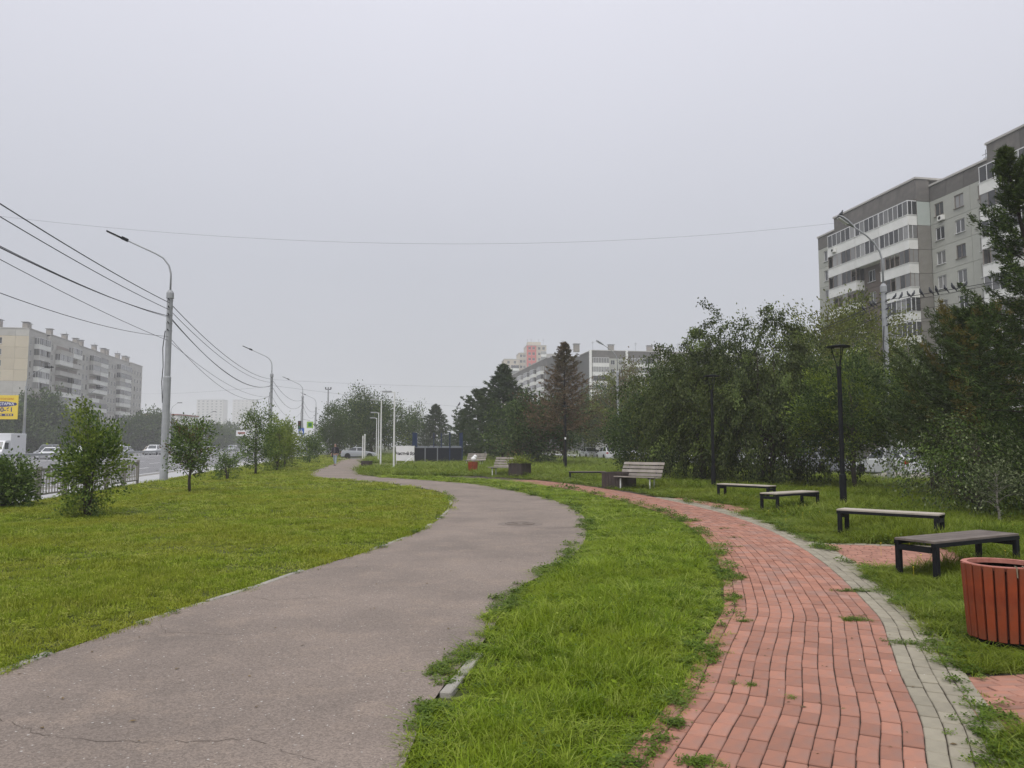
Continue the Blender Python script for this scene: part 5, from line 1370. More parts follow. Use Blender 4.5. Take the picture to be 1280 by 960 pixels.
gr = empty('guardrail', W(40, -33.9), R(90) + RA, 'long grey steel guardrail down the middle of the avenue', 'guardrail')
pr = [(0, .52), (.05, .55), (.05, .62), (0, .66), (.05, .70), (.05, .78), (0, .82)]
mb = MB().use(mt['galv'])
for i in range(len(pr) - 1):
    a, c_ = pr[i], pr[i+1]
    for x0 in range(0, 200, 10): mb.poly([(x0, -a[0], a[1]), (x0 + 10, -a[0], a[1]), (x0 + 10, -c_[0], c_[1]), (x0, -c_[0], c_[1])])
mb.build('rail', gr)
for i in range(100):
    if i == 0: gm = MB().use(mt['galv']).box(-.05, .05, .01, .11, 0, .8).mesh('post')
    o = bpy.data.objects.new('post', gm); link(o, gr); o.location = (i * 2.0, 0, 0)

# ------------------------------------------------------------------ cars
mt['tyre'] = M('tyre_rubber', (0.018, 0.018, 0.02), rough=0.9)
mt['rim'] = M('alloy_rim', (0.35, 0.36, 0.37), rough=0.35, metal=0.7)
mt['car_glass'] = M('car_glass', (0.03, 0.035, 0.04), (0.05, 0.055, 0.06), scale=1, rough=0.06, spec=0.7)
mt['tail'] = M('tail_lamp_red', (0.35, 0.02, 0.02), rough=0.2)
mt['headl'] = M('headlamp_glass', (0.55, 0.57, 0.60), rough=0.1, spec=0.8)
mt['trim'] = M('black_trim', (0.02, 0.02, 0.022), rough=0.6)
PAINT = {k: M('car_paint_' + k, c, c, rough=0.28, spec=0.55) for k, c in dict(white=(0.62, 0.63, 0.64), silver=(0.30, 0.315, 0.335), dark=(0.03, 0.033, 0.04), grey=(0.15, 0.16, 0.17), red=(0.22, 0.03, 0.03), beige=(0.40, 0.36, 0.28)).items()}
STYLES = {  # length, width, list of (x, belt z) along the body, cabin (x0 base, x1 roof, x2 roof, x3 base, roof z), ground clearance
    'sedan': (4.4, 1.72, [(-2.2, .52), (-2.12, .66), (-1.3, .82), (-.75, .90), (.9, .95), (1.45, .98), (2.1, .95), (2.2, .70)], (-.95, -.25, .75, 1.55, 1.42), .20),
    'hatch': (4.0, 1.70, [(-2.0, .52), (-1.92, .70), (-1.2, .86), (-.8, .93), (.9, .98), (1.5, .99), (1.93, .97), (2.0, .70)], (-1.0, -.3, 1.2, 1.92, 1.50), .20),
    'suv': (4.6, 1.84, [(-2.3, .62), (-2.22, .84), (-1.4, 1.0), (-.95, 1.06), (1.0, 1.10), (1.6, 1.12), (2.22, 1.10), (2.3, .78)], (-1.1, -.45, 1.55, 2.2, 1.74), .28),
    'van': (5.2, 1.95, [(-2.6, .60), (-2.52, .85), (-2.0, 1.08), (-1.75, 1.16), (1.0, 1.18), (1.8, 1.18), (2.55, 1.18), (2.6, .8)], (-1.95, -1.2, 2.3, 2.56, 2.25), .25)}
WHEEL = None
def car(style, paint, loc, heading, label, group):
    """x runs from nose (-) to tail (+)"""
    key = ('car', style, paint)
    t = empty('car' if style != 'van' else 'van', loc, heading, label, 'car' if style != 'van' else 'van', group)
    if key not in MESHES:
        L, Wd, prof, cab, gc = STYLES[style]; hw = Wd / 2; m_ = PAINT[paint]; parts = []
        mb = MB().use(m_)
        rings = []
        for i, (x, zb) in enumerate(prof):
            en = i in (0, len(prof) - 1); k = .90 if en else (.96 if i in (1, len(prof) - 2) else 1.0)
            zl = gc + (.12 if en else 0)
            rings.append([(x, -hw*k*.86, zl), (x, -hw*k*.985, zl + .10), (x, -hw*k, (zl + zb) * .55), (x, -hw*k*.97, zb - .05), (x, -hw*k*.86, zb), (x, 0, zb + .03), (x, hw*k*.86, zb), (x, hw*k*.97, zb - .05), (x, hw*k, (zl + zb) * .55), (x, hw*k*.985, zl + .10), (x, hw*k*.86, zl)])
        nR = 11; vs = [p for r in rings for p in r]
        fs = [(i*nR + k, (i+1)*nR + k, (i+1)*nR + (k+1) % nR, i*nR + (k+1) % nR) for i in range(len(rings) - 1) for k in range(nR)]
        fs += [tuple(range(nR)), tuple(len(vs) - 1 - k for k in range(nR))]
        mb.raw(vs, fs)
        x0, x1, x2, x3, zr = cab
        def zbelt(x):
            return float(np.interp(x, [p[0] for p in prof], [p[1] for p in prof]))
        b0, b3 = zbelt(x0) , zbelt(x3) - .01; wb, wr = hw * .86, hw * .70
        c = [(x0, -wb, b0), (x0, wb, b0), (x1, -wr, zr - .05), (x1, wr, zr - .05), (x2, -wr, zr - .05), (x2, wr, zr - .05), (x3, -wb, b3), (x3, wb, b3),
             (x1 + .12, -wr*.85, zr), (x1 + .12, wr*.85, zr), (x2 - .12, -wr*.85, zr), (x2 - .12, wr*.85, zr)]
        mb.raw(c, [(0, 1, 3, 2), (4, 5, 7, 6), (0, 2, 4, 6), (1, 7, 5, 3), (2, 3, 9, 8), (8, 9, 11, 10), (10, 11, 5, 4), (2, 8, 10, 4), (3, 5, 11, 9)])
        parts.append(('body', mb.mesh('body')))
        def quad(name, pts, mat, off):
            q = [Vector(p) for p in pts]; nrm = (q[1] - q[0]).cross(q[2] - q[0]).normalized() * off
            cen = sum(q, Vector()) / len(q)
            if nrm.dot(cen - Vector(((x1 + x2)/2, 0, .8))) < 0: nrm = -nrm
            me = MB().use(mat); me.poly([p + nrm for p in q]); 
            n4 = len(q)
            parts.append((name, me.mesh(name)))
        def lp(a, b, f): return tuple(a[i] + (b[i] - a[i]) * f for i in range(3))
        def inset(a, b, c2, d, u=.07, v=.1): return [lp(lp(a, b, u), lp(d, c2, u), v), lp(lp(a, b, 1-u), lp(d, c2, 1-u), v), lp(lp(a, b, 1-u), lp(d, c2, 1-u), 1-v), lp(lp(a, b, u), lp(d, c2, u), 1-v)]
        quad('windscreen', inset(c[0], c[1], c[3], c[2]), mt['car_glass'], .012)
        quad('rear_window', inset(c[6], c[7], c[5], c[4]), mt['car_glass'], .012)
        for a, bq, cq, d in ((c[0], c[6], c[4], c[2]), (c[1], c[7], c[5], c[3])):
            split = .5 if style != 'van' else .28
            m0, m1 = lp(a, bq, split), lp(d, cq, split)
            quad('side_window', inset(a, m0, m1, d, .09, .12), mt['car_glass'], .012)
            quad('side_window', inset(m0, bq, cq, m1, .07, .12) if style != 'van' else inset(m0, lp(a, bq, .62), lp(d, cq, .62), m1, .07, .2), mt['car_glass'], .012)
        hx = prof[0][0]
        for sy in (-1, 1):
            mbq = MB().use(mt['headl']); zc = prof[1][1] - .05; mbq.cbox(hx - .03 + .05, hx + .18, min(sy*hw*.55, sy*hw*.88), max(sy*hw*.55, sy*hw*.88), zc - .12, zc + .01, .02); parts.append(('headlight', mbq.mesh('headlight')))
            mbq = MB().use(mt['tail']); tx = prof[-1][0]; zc = prof[-2][1] - .16; mbq.cbox(tx - .16, tx - .005, min(sy*hw*.62, sy*hw*.9), max(sy*hw*.62, sy*hw*.9), zc - .1, zc + .08, .02); parts.append(('taillight', mbq.mesh('taillight')))
            mbq = MB().use(mt['trim']); mbq.cbox(x0 + .15, x0 + .32, min(sy*hw*.98, sy*(hw + .16)), max(sy*hw*.98, sy*(hw + .16)), zbelt(x0) + .03, zbelt(x0) + .16, .02); parts.append(('wing_mirror', mbq.mesh('wing_mirror')))
        mbq = MB().use(mt['trim']); mbq.cbox(hx - .01, hx + .10, -hw*.5, hw*.5, gc + .16, gc + .32, .02); parts.append(('grille', mbq.mesh('grille')))
        mbq = MB().use(mt['trim']); mbq.box(-L/2 + .35, L/2 - .35, -hw*.99, hw*.99, gc - .04, gc + .06); parts.append(('sill', mbq.mesh('sill')))
        mbq = MB().use(mt['print_white']); mbq.box(hx - .03, hx - .012, -.26, .26, gc + .19, gc + .29); parts.append(('number_plate', mbq.mesh('number_plate')))
        wr_ = .31 if style in ('sedan', 'hatch') else .36
        ty = MB().use(mt['tyre']); Mw = Matrix.Rotation(R(90), 4, 'X')
        ty.lathe([(wr_*.62, -.10), (wr_*.95, -.10), (wr_, -.06), (wr_, .06), (wr_*.95, .10), (wr_*.62, .10), (wr_*.62, -.10)], 18, Mw)
        rm = MB().use(mt['rim']); rm.lathe([(0, .085), (wr_*.2, .09), (wr_*.62, .07), (wr_*.62, -.07), (0, -.085)], 14, Mw)
        rm.use(mt['trim'])
        for k in range(5):
            for sy in (-1, 1): rm.box(wr_*.26, wr_*.5, sy*.088 - .004, sy*.088 + .004, -.025, .025, Matrix.Rotation(k * 1.2566 + .6, 4, 'Y'))
        arch = MB().use(mt['trim']); arch.lathe([(0, 0), (wr_*1.17, 0)], 20, Mw)
        MESHES[key] = (parts, ty.mesh('wheel'), rm.mesh('rim'), arch.mesh('wheel_arch'), wr_, L, hw)
    parts, ty, rm, arch, wr_, L, hw = MESHES[key]
    for nm, me in parts:
        o = bpy.data.objects.new(nm, me); link(o, t)
    for sx in (-.30, .31):
        for sy in (-1, 1):
            w = bpy.data.objects.new('wheel', ty); link(w, t); w.location = (sx * L, sy * (hw - .085), wr_)
            r_ = bpy.data.objects.new('rim', rm); link(r_, w)
            a_ = bpy.data.objects.new('wheel_arch', arch); link(a_, t); a_.location = (sx * L, sy * (hw + .006), wr_ + .02)
    return t
HU = R(90) + RA                  # heading with the nose towards the viewer along the avenue
CG = 'cars queueing on the far carriageway'
cars = [(0, -36.6, 'sedan', 'white', 'white saloon behind the guardrail right of the box truck'), (8, -39.9, 'suv', 'grey', 'grey car right of the white saloon behind the guardrail'),
        (14, -36.8, 'van', 'white', 'white minibus behind the guardrail, hidden partly by the tall bush'), (27, -36.6, 'hatch', 'silver', 'silver hatchback just right of the tall bush'), (35, -40, 'sedan', 'dark', 'dark car in the second lane right of the tall bush'),
        (43, -36.6, 'suv', 'white', 'white car in the queue left of the big grey pole'), (53, -39.8, 'hatch', 'beige', 'beige car in the second lane left of the big grey pole'), (59, -36.7, 'sedan', 'white', 'white saloon touching the big grey pole'),
        (72, -36.6, 'sedan', 'silver', 'silver saloon right of the big grey pole'), (80, -40, 'suv', 'white', 'white car in the second lane right of the big grey pole'), (92, -36.6, 'hatch', 'grey', 'grey hatchback seen through the small round tree'), (104, -40, 'sedan', 'white', 'white saloon beyond the small round tree'),
        (118, -36.6, 'suv', 'silver', 'silver car far along the queue'), (140, -40, 'sedan', 'white', 'white car near the end of the visible queue'), (160, -36.6, 'hatch', 'white', 'last small white car of the visible queue')]
for du, v, st, pa, lab in cars:
    car(st, pa, W(98 + du, v), HU, lab, CG)
for k_, (u_, v_, st_, pa_, lab_) in enumerate(((90.5, -40.1, 'sedan', 'silver', 'silver saloon in the second lane behind the box truck'), (133, -40.0, 'suv', 'white', 'white car in the second lane just left of the big grey pole'), (128, -43.2, 'hatch', 'white', 'white hatchback in the farthest lane left of the big grey pole'), (142, -43.1, 'sedan', 'beige', 'beige saloon in the farthest lane by the big grey pole'), (147, -36.7, 'suv', 'grey', 'grey car in the nearest lane behind the big grey pole'), (163, -36.7, 'van', 'white', 'white minibus in the queue right of the big grey pole'), (184, -36.6, 'sedan', 'white', 'white saloon seen between the grey pole and the small round tree'), (200, -40.1, 'hatch', 'silver', 'silver hatchback far along the second lane'), (221, -36.7, 'sedan', 'dark', 'dark saloon far along the nearest lane'), (240, -40.0, 'suv', 'white', 'white car at the far end of the second lane'))):
    car(st_, pa_, W(u_, v_), HU, lab_, CG)
# box truck at the frame edge
tk = empty('box_truck', W(86, -36.8), HU, 'white box truck at the frame edge behind the guardrail', 'truck')
MB().use(PAINT['white']).cbox(-.2, 3.3, -1.0, 1.0, .75, 2.85, .03).build('cargo_box', tk)
cbm = MB().use(PAINT['white'])
prf = [(-1.9, .45), (-1.9, 1.0), (-1.75, 1.2), (-1.25, 2.0), (-1.1, 2.1), (-.25, 2.12), (-.25, .45)]
cbm.raw([(x, s_*.92, z) for s_ in (-1, 1) for x, z in prf], [tuple(range(6, -1, -1)), tuple(range(7, 14))] + [(i, (i+1) % 7, 7 + (i+1) % 7, 7 + i) for i in range(7)])
cbm.build('cab', tk)
for s_ in (-1, 1): MB().use(mt['car_glass']).poly([]) if False else None
sw_ = MB().use(mt['car_glass']); sw_.box(-1.35, -.5, -.935, -.922, 1.25, 1.9); sw_.build('side_window', tk); sw_ = MB().use(mt['car_glass']); sw_.box(-1.35, -.5, .922, .935, 1.25, 1.9); sw_.build('side_window', tk)
ws = MB().use(mt['car_glass']); ws.poly([(-1.745, -.8, 1.24), (-1.745, .8, 1.24), (-1.285, .75, 1.97), (-1.285, -.75, 1.97)]); o = ws.build('windscreen', tk); o.location = (-.015, 0, .01)
MB().use(mt['trim']).box(-1.85, 3.2, -.7, .7, .45, .74).build('chassis', tk)
MB().use(mt['trim']).cbox(1.2, 1.7, -1.012, -1.001, 2.45, 2.62, .003).build('vent', tk)
for x in (-1.15, 2.3):
    for s_ in (-1, 1): MB().use(mt['tyre']).lathe([(.22, -.11), (.36, -.11), (.38, 0), (.36, .11), (.22, .11), (0, .08)], 18, Matrix.Translation((x, s_*.85, .38)) @ Matrix.Rotation(R(90), 4, 'X')).build('wheel', tk)
PGR = 'cars parked along the side street behind the trees'
pk = [(10, 'suv', 'white', 'white off road car parked behind the conifers'), (16.5, 'sedan', 'dark', 'dark saloon parked behind the conifers'), (22.6, 'suv', 'silver', 'silver car parked behind the shrubs right of the lamp pole'), (28.8, 'sedan', 'white', 'white saloon parked just right of the near street lamp pole'), (34.6, 'hatch', 'white', 'white hatchback parked behind the small tree by the black lamp'), (40.6, 'sedan', 'silver', 'silver saloon parked left of the thin tree trunk'),
      (46.8, 'suv', 'white', 'white car parked behind the largest birch'), (53, 'hatch', 'grey', 'grey car parked behind the birches'), (60, 'sedan', 'white', 'white saloon parked behind the left birch'), (67, 'sedan', 'white', 'white car parked behind the dense bushy tree'), (74.5, 'suv', 'white', 'white car showing its wheel right of the distant lamp post'), (81.5, 'hatch', 'white', 'small white car showing left of the distant lamp post'), (88.5, 'sedan', 'white', 'far white car parked behind the larch')]
for u_, st, pa, lab in pk:
    car(st, pa, W(u_, 25.6), HU if st != 'hatch' else HU + math.pi, lab, PGR)
car('sedan', 'silver', Vector((-19.1, 96.5, 0)), R(187.5), 'silver blue saloon crossing at the end of the asphalt path', None)
car('sedan', 'grey', Vector((-12.2, 103.2, 0)), R(7.5), 'grey car half hidden behind the white park lamps', None)

# ------------------------------------------------------------------ boulders by the parked cars
for i, (px, py, r_) in enumerate(((1082, 599, .34), (1098, 600, .42), (1118, 600, .5), (1146, 599, .55), (1010, 594, .3))):
    p = G(px, py); rng = np.random.default_rng(i); bm = bmesh.new(); bmesh.ops.create_icosphere(bm, subdivisions=2, radius=1)
    f = unit(rng, 6)
    for v in bm.verts:
        n_v = np.array(v.co); k = 1 + .12 * np.sum(np.cos(f @ n_v * 3)) / 3
        v.co = Vector((v.co.x * r_ * 1.6 * k, v.co.y * r_ * k, max(-.1, v.co.z) * r_ * .7 * k))
    me = bpy.data.meshes.new('boulder'); bm.to_mesh(me); bm.free(); me.materials.append(mt['kerb'])
    o = bpy.data.objects.new('boulder', me); link(o); o.location = p; o.rotation_euler = (0, 0, i * 1.3)
    tag(o, ('pale boulder left of the near street lamp pole', 'flat pale boulder beside the near street lamp pole', 'larger pale boulder under the near street lamp pole', 'largest flat pale boulder before the parked cars', 'small pale boulder at the birch end of the row')[i], 'boulder', 'pale boulders edging the side street')

# ------------------------------------------------------------------ pigeons
mt['pigeon'] = M('pigeon_plumage', (0.055, 0.06, 0.07), (0.03, 0.03, 0.036), scale=14, rough=0.7, rnd=0.3)
def bird_mesh():
    mb = MB().use(mt['pigeon'])
    # spindle body, head on a neck, beak, tail
    def spine(pts, rads, n=9): mb.tube(pts, rads, n)
    spine([(-.20, 0, .02), (-.13, 0, .045), (-.05, 0, .075), (.04, 0, .10), (.10, 0, .145), (.125, 0, .185), (.145, 0, .215), (.165, 0, .225), (.185, 0, .222)], [.012, .035, .062, .068, .052, .034, .034, .028, .010])
    spine([(.180, 0, .222), (.215, 0, .212)], [.009, .002], 5)
    mb.raw([(-.12, -.03, .05), (-.12, .03, .05), (-.27, .038, -.01), (-.27, -.038, -.01), (-.12, -.03, .035), (-.12, .03, .035), (-.27, .038, -.018), (-.27, -.038, -.018)], [(0,1,2,3),(7,6,5,4),(0,3,7,4),(1,5,6,2),(3,2,6,7)])
    for s in (-1, 1):
        mb.raw([(.06, s*.060, .13), (.05, s*.072, .085), (-.10, s*.050, .04), (-.19, s*.02, .035), (-.08, s*.055, .085)], [(0, 1, 2, 3, 4), (4, 3, 2, 1, 0)])
        mb.tube([(.0, s*.025, .04), (.0, s*.025, -.002)], .006, 4)
    return mb.mesh('pigeon', True)
BM = bird_mesh()
def wire_point(a, b, sag, f):
    p = a.lerp(b, f); p.z -= sag * 4 * f * (1 - f); return p
def bird_on(a, b, sag, px, label, grp, turn, sc=1.2, up=.02):
    best = min(((abs((640 + FPX * p.x / (p.y * cP + (p.z - EYE) * sP)) - px), p) for p in (wire_point(a, b, sag, f / 600) for f in range(601)) if p.y > 1), key=lambda q: q[0])[1]
    o = bpy.data.objects.new('pigeon', BM); link(o); o.location = best + Vector((0, 0, up)); o.rotation_euler = (0, -.45, turn); o.scale = (sc,) * 3
    return tag(o, label, 'pigeon', grp)
rr = random.Random(2)
names = ['first', 'second', 'third', 'fourth', 'fifth', 'sixth', 'seventh', 'eighth', 'ninth', 'tenth', 'eleventh', 'twelfth', 'thirteenth']
for i, px in enumerate((1119, 1127, 1136, 1142, 1151, 1162, 1170, 1181, 1191, 1200, 1207)):
    bird_on(onpole(Q0, 8.2), onpole(Q1, 8.2), .95, px, f'dark pigeon on the uppermost wire, {names[i]} counting from the lamp pole', 'pigeons on the wires', rr.choice((RA, math.pi + RA)) + rr.uniform(-.6, .6), rr.uniform(.72, .86))
for i, px in enumerate((1104, 1092, 1088, 1078)):
    bird_on(onpole(Q1, 8.2), onpole(Q2, 8.2), 1.25, px, f'pigeon on the sagging wire beyond the lamp pole, {names[i]} counting from the pole', 'pigeons on the wires', rr.uniform(0, 6), .82)
o = bpy.data.objects.new('pigeon', BM); link(o)
o.location = Q1 + Vector((-2.0 * math.cos(RA), -2.0 * math.sin(RA), 8.85 + 3.17)); o.rotation_euler = (0, -.3, .3); o.scale = (.95,) * 3
tag(o, 'pigeon perched alone on the street lamp head', 'pigeon')
o = bpy.data.objects.new('pigeon', BM); link(o); o.location = D(574, 507, 95); o.rotation_euler = (0, -.3, 1); o.scale = (1.6,) * 3
tag(o, 'lone bird low in the sky over the navy court', 'bird')

# ------------------------------------------------------------------ the walker
mt['skin'] = M('skin', (0.44, 0.27, 0.20), rough=0.55)
mt['jacket'] = M('dark_jacket', (0.018, 0.017, 0.024), (0.028, 0.026, 0.034), scale=6, rough=0.8)
mt['jeans'] = M('light_blue_jeans', (0.33, 0.39, 0.44), (0.27, 0.32, 0.37), scale=5, rough=0.9)
mt['shirt'] = M('grey_shirt', (0.10, 0.09, 0.10), rough=0.9)
mt['hair'] = M('short_grey_hair', (0.12, 0.11, 0.10), rough=0.9)
mt['shoe'] = M('dark_shoe', (0.02, 0.018, 0.018), rough=0.6)
def skinned(name, nodes, edges, mat, parent, root=0, sub=2):
    """nodes: (x, y, z, rx, ry)"""
    me = bpy.data.meshes.new(name); me.from_pydata([n[:3] for n in nodes], edges, [])
    o = bpy.data.objects.new(name, me); link(o, parent); me.materials.append(mat)
    md = o.modifiers.new('skin', 'SKIN')
    for i, n in enumerate(nodes):
        sv = me.skin_vertices[0].data[i]; sv.radius = (n[3], n[4] if len(n) > 4 else n[3]); sv.use_root = (i == root)
    md.use_smooth_shade = True
    s_ = o.modifiers.new('sub', 'SUBSURF'); s_.levels = sub; s_.render_levels = sub
    return o
# faces the viewer (-y), left foot forward
pe = empty('person', (-14.15, 61.8, 0), R(-12), 'person in a dark jacket and light jeans walking on the asphalt path', 'person')
body = [(0, 0, .93, .14, .10), (0, -.01, 1.12, .135, .095), (0, -.015, 1.32, .155, .10), (0, -.01, 1.47, .09, .075), (0, -.015, 1.535, .055, .055), (0, -.03, 1.62, .075, .09), (0, -.03, 1.72, .065, .08),
        (.18, 0, 1.42, .06), (.235, .05, 1.15, .045), (.25, -.02, .92, .034), (.25, -.05, .84, .036, .02),
        (-.18, 0, 1.42, .06), (-.24, -.05, 1.15, .045), (-.25, -.15, .94, .034), (-.25, -.19, .86, .036, .02),
        (.09, 0, .86, .085), (.10, -.10, .50, .058), (.10, -.13, .10, .042), (.11, -.27, .05, .04, .03),
        (-.09, 0, .86, .085), (-.10, .02, .48, .058), (-.10, .20, .14, .042), (-.11, .10, .05, .04, .03)]
bed = [(0,1),(1,2),(2,3),(3,4),(4,5),(5,6),(3,7),(7,8),(8,9),(9,10),(3,11),(11,12),(12,13),(13,14),(0,15),(15,16),(16,17),(17,18),(0,19),(19,20),(20,21),(21,22)]
skinned('body', body, bed, mt['skin'], pe)
for s_, (hx_, hy_, hz_) in ((1, (.25, -.05, .84)), (-1, (-.25, -.19, .86))):     # four fingers and a thumb each, lightly curled
    for k in range(4):
        a0 = (hx_, hy_ - .03 + k*.02, hz_ - .02); l = (.07, .08, .075, .06)[k]
        skinned('finger', [(*a0, .010), (a0[0] - s_*.005, a0[1] - .004, a0[2] - l*.55, .009), (a0[0] - s_*.025, a0[1] - .006, a0[2] - l, .007)], [(0,1),(1,2)], mt['skin'], pe, sub=1)
    skinned('thumb', [(hx_ - s_*.01, hy_ - .03, hz_ + .02, .012), (hx_ - s_*.025, hy_ - .06, hz_ - .01, .011), (hx_ - s_*.03, hy_ - .068, hz_ - .04, .009)], [(0,1),(1,2)], mt['skin'], pe, sub=1)
jk = [(0, 0, .90, .185, .13), (0, -.01, 1.12, .175, .125), (0, -.015, 1.32, .195, .13), (0, -.005, 1.46, .11, .095), (.20, 0, 1.42, .085), (.245, .05, 1.15, .070), (.255, -.01, .95, .058), (-.20, 0, 1.42, .085), (-.25, -.05, 1.15, .070), (-.255, -.13, .98, .058)]
skinned('jacket', jk, [(0,1),(1,2),(2,3),(3,4),(4,5),(5,6),(3,7),(7,8),(8,9)], mt['jacket'], pe)
skinned('jeans', [(0, 0, .93, .16, .115), (.09, 0, .84, .10), (.10, -.10, .50, .075), (.10, -.13, .10, .062), (-.09, 0, .84, .10), (-.10, .02, .48, .075), (-.10, .20, .16, .062)], [(0,1),(1,2),(2,3),(0,4),(4,5),(5,6)], mt['jeans'], pe)
for nm, q in (('shoe', [(.10, -.11, .06, .05), (.11, -.20, .05, .052, .04), (.115, -.31, .04, .04, .03)]), ('shoe', [(-.10, .21, .10, .05), (-.11, .12, .06, .052, .04), (-.115, .02, .035, .04, .03)])):
    skinned(nm, q, [(0,1),(1,2)], mt['shoe'], pe, sub=1)
skinned('hair', [(0, .01, 1.66, .072, .075), (0, -.015, 1.735, .075, .088), (0, -.055, 1.765, .05, .05)], [(0,1),(1,2)], mt['hair'], pe)
MB().use(mt['shirt']).poly([(-.05, -.146, 1.08), (.05, -.146, 1.08), (.06, -.150, 1.38), (-.06, -.150, 1.38)]); 
MB().use(mt['shirt']).cbox(-.05, .05, -.152, -.12, 1.0, 1.42, .01).build('shirt', pe)
fc = MB().use(mt['skin']); fc.raw([(0, -.145, 1.625), (-.014, -.118, 1.61), (.014, -.118, 1.61), (0, -.118, 1.66)], [(0,1,2),(0,2,3),(0,3,1)]); fc.build('nose', pe)
for s_ in (-1, 1):
    MB().use(mt['trim']).lathe([(0, -.006), (.008, -.003), (.008, .003), (0, .006)], 8, Matrix.Translation((s_*.03, -.116, 1.665)) @ Matrix.Rotation(R(90), 4, 'X')).build('eye', pe)
    MB().use(mt['skin']).lathe([(0, -.01), (.022, -.006), (.026, .006), (0, .01)], 8, Matrix.Translation((s_*.076, -.03, 1.64)) @ Matrix.Rotation(R(90), 4, 'Y')).build('ear', pe)
MB().use(mt['bin_dark']).box(-.024, .024, -.119, -.112, 1.583, 1.592).build('mouth', pe)

# ------------------------------------------------------------------ grass
gm = {}
gm['lawn'] = leaf_mat('mown_grass', [(0.095, 0.130, 0.008), (0.190, 0.265, 0.014), (0.265, 0.335, 0.030), (0.37, 0.39, 0.09)], trans=0.35, per_object=True, patch=(0.285, 0.28, 0.032), patch_scale=0.5, rough=0.7, spec=0.12)
gm['lush'] = leaf_mat('lush_grass', [(0.075, 0.125, 0.006), (0.170, 0.265, 0.011), (0.245, 0.330, 0.022), (0.35, 0.41, 0.09)], trans=0.38, per_object=True, patch=(0.22, 0.28, 0.016), patch_scale=0.9, rough=0.6, spec=0.15)
gm['tall'] = leaf_mat('tall_meadow_grass', [(0.065, 0.110, 0.006), (0.140, 0.205, 0.011), (0.195, 0.255, 0.022), (0.27, 0.32, 0.08)], trans=0.38, per_object=True, patch=(0.18, 0.21, 0.016), patch_scale=0.5, rough=0.6, spec=0.15)
gm['weed'] = leaf_mat('weed_leaves', [(0.055, 0.105, 0.008), (0.100, 0.165, 0.014), (0.150, 0.215, 0.035)], trans=0.3, per_object=True, patch=(0.11, 0.16, 0.03), patch_scale=1.2)
gm['straw'] = leaf_mat('dry_straw', [(0.26, 0.22, 0.10), (0.20, 0.18, 0.08)], trans=0.3, per_object=True)

def blade_tuft(name, mat, n, rad, h, w, lean, seed, curl=0.6):
    rng = np.random.default_rng(seed); V_ = []; F_ = []
    for i in range(n):
        a = rng.uniform(0, 6.283); r = rad * math.sqrt(rng.random()); hh = h * rng.uniform(.45, 1.15); ww = w * rng.uniform(.7, 1.3)
        bx, by = r * math.cos(a), r * math.sin(a); az = rng.uniform(0, 6.283); ln = lean * rng.uniform(.2, 1.2)
        dx, dy = math.cos(az), math.sin(az); sx, sy = -dy * ww / 2, dx * ww / 2
        m = len(V_)
        for f, k in ((0, 1.0), (.45, .85), (.8, .5)):
            o = ln * hh * f ** (1 + curl); z = hh * (f - .25 * ln * f * f)
            V_ += [(bx + dx*o - sx*k, by + dy*o - sy*k, z), (bx + dx*o + sx*k, by + dy*o + sy*k, z)]
        o = ln * hh; V_.append((bx + dx*o, by + dy*o, hh * (1 - .25 * ln) - (.12 * hh if ln > .9 else 0)))
        F_ += [(m, m+1, m+3, m+2), (m+2, m+3, m+5, m+4), (m+4, m+5, m+6)]
    me = bpy.data.meshes.new(name); me.from_pydata(V_, [], F_); me.materials.append(mat); me.update()
    return bpy.data.objects.new(name, me)
def weed_tuft(name, mat, n, rad, h, leaf, seed):
    rng = np.random.default_rng(seed)
    P = np.c_[rng.normal(size=(n, 2)) * rad * .5, np.abs(rng.normal(size=n)) * h * .5 + .01]
    a = unit(rng, n); a[:, 2] *= .35; a /= np.linalg.norm(a, axis=1)[:, None]
    r = np.array([0, 0, 1.0]) + rng.normal(size=(n, 3)) * .35; b = np.cross(a, r); b /= np.linalg.norm(b, axis=1)[:, None]
    s = leaf * rng.uniform(.6, 1.3, n)[:, None] / 2
    q = np.stack([P - a*s, P + b*s*.55, P + a*s, P - b*s*.55], 1).reshape(-1, 3)
    return bpy.data.objects.new(name, np_mesh(name, q, 4, mat))
def kit(name, objs):
    c = bpy.data.collections.new(name)
    for o in objs: c.objects.link(o)
    return c
KIT = {
 'lawn': kit('lawn_tufts', [blade_tuft('blade_tuft', gm['lawn'], 26, .075, .058, .0050, .75, s) for s in range(5)] + [weed_tuft('leafy_tuft', gm['lawn'], 22, .06, .035, .026, 9)]),
 'lush': kit('lush_tufts', [blade_tuft('blade_tuft', gm['lush'], 28, .075, .105, .0056, 1.05, 20 + s) for s in range(5)] + [weed_tuft('leafy_tuft', gm['weed'], 40, .07, .075, .028, 29), blade_tuft('blade_tuft', gm['lush'], 8, .05, .19, .0060, 1.2, 31), weed_tuft('leafy_tuft', gm['lush'], 16, .07, .10, .05, 33)]),
 'tall': kit('tall_tufts', [blade_tuft('blade_tuft', gm['tall'], 26, .08, .235, .0060, .85, 40 + s) for s in range(5)] + [weed_tuft('leafy_tuft', gm['weed'], 34, .08, .11, .04, 49)]),
 'weed': kit('weed_tufts', [weed_tuft('leafy_tuft', gm['weed'], 46, .065, .045, .024, 60 + s) for s in range(4)] + [blade_tuft('blade_tuft', gm['lush'], 12, .06, .07, .0045, 1.1, 70)]),
}
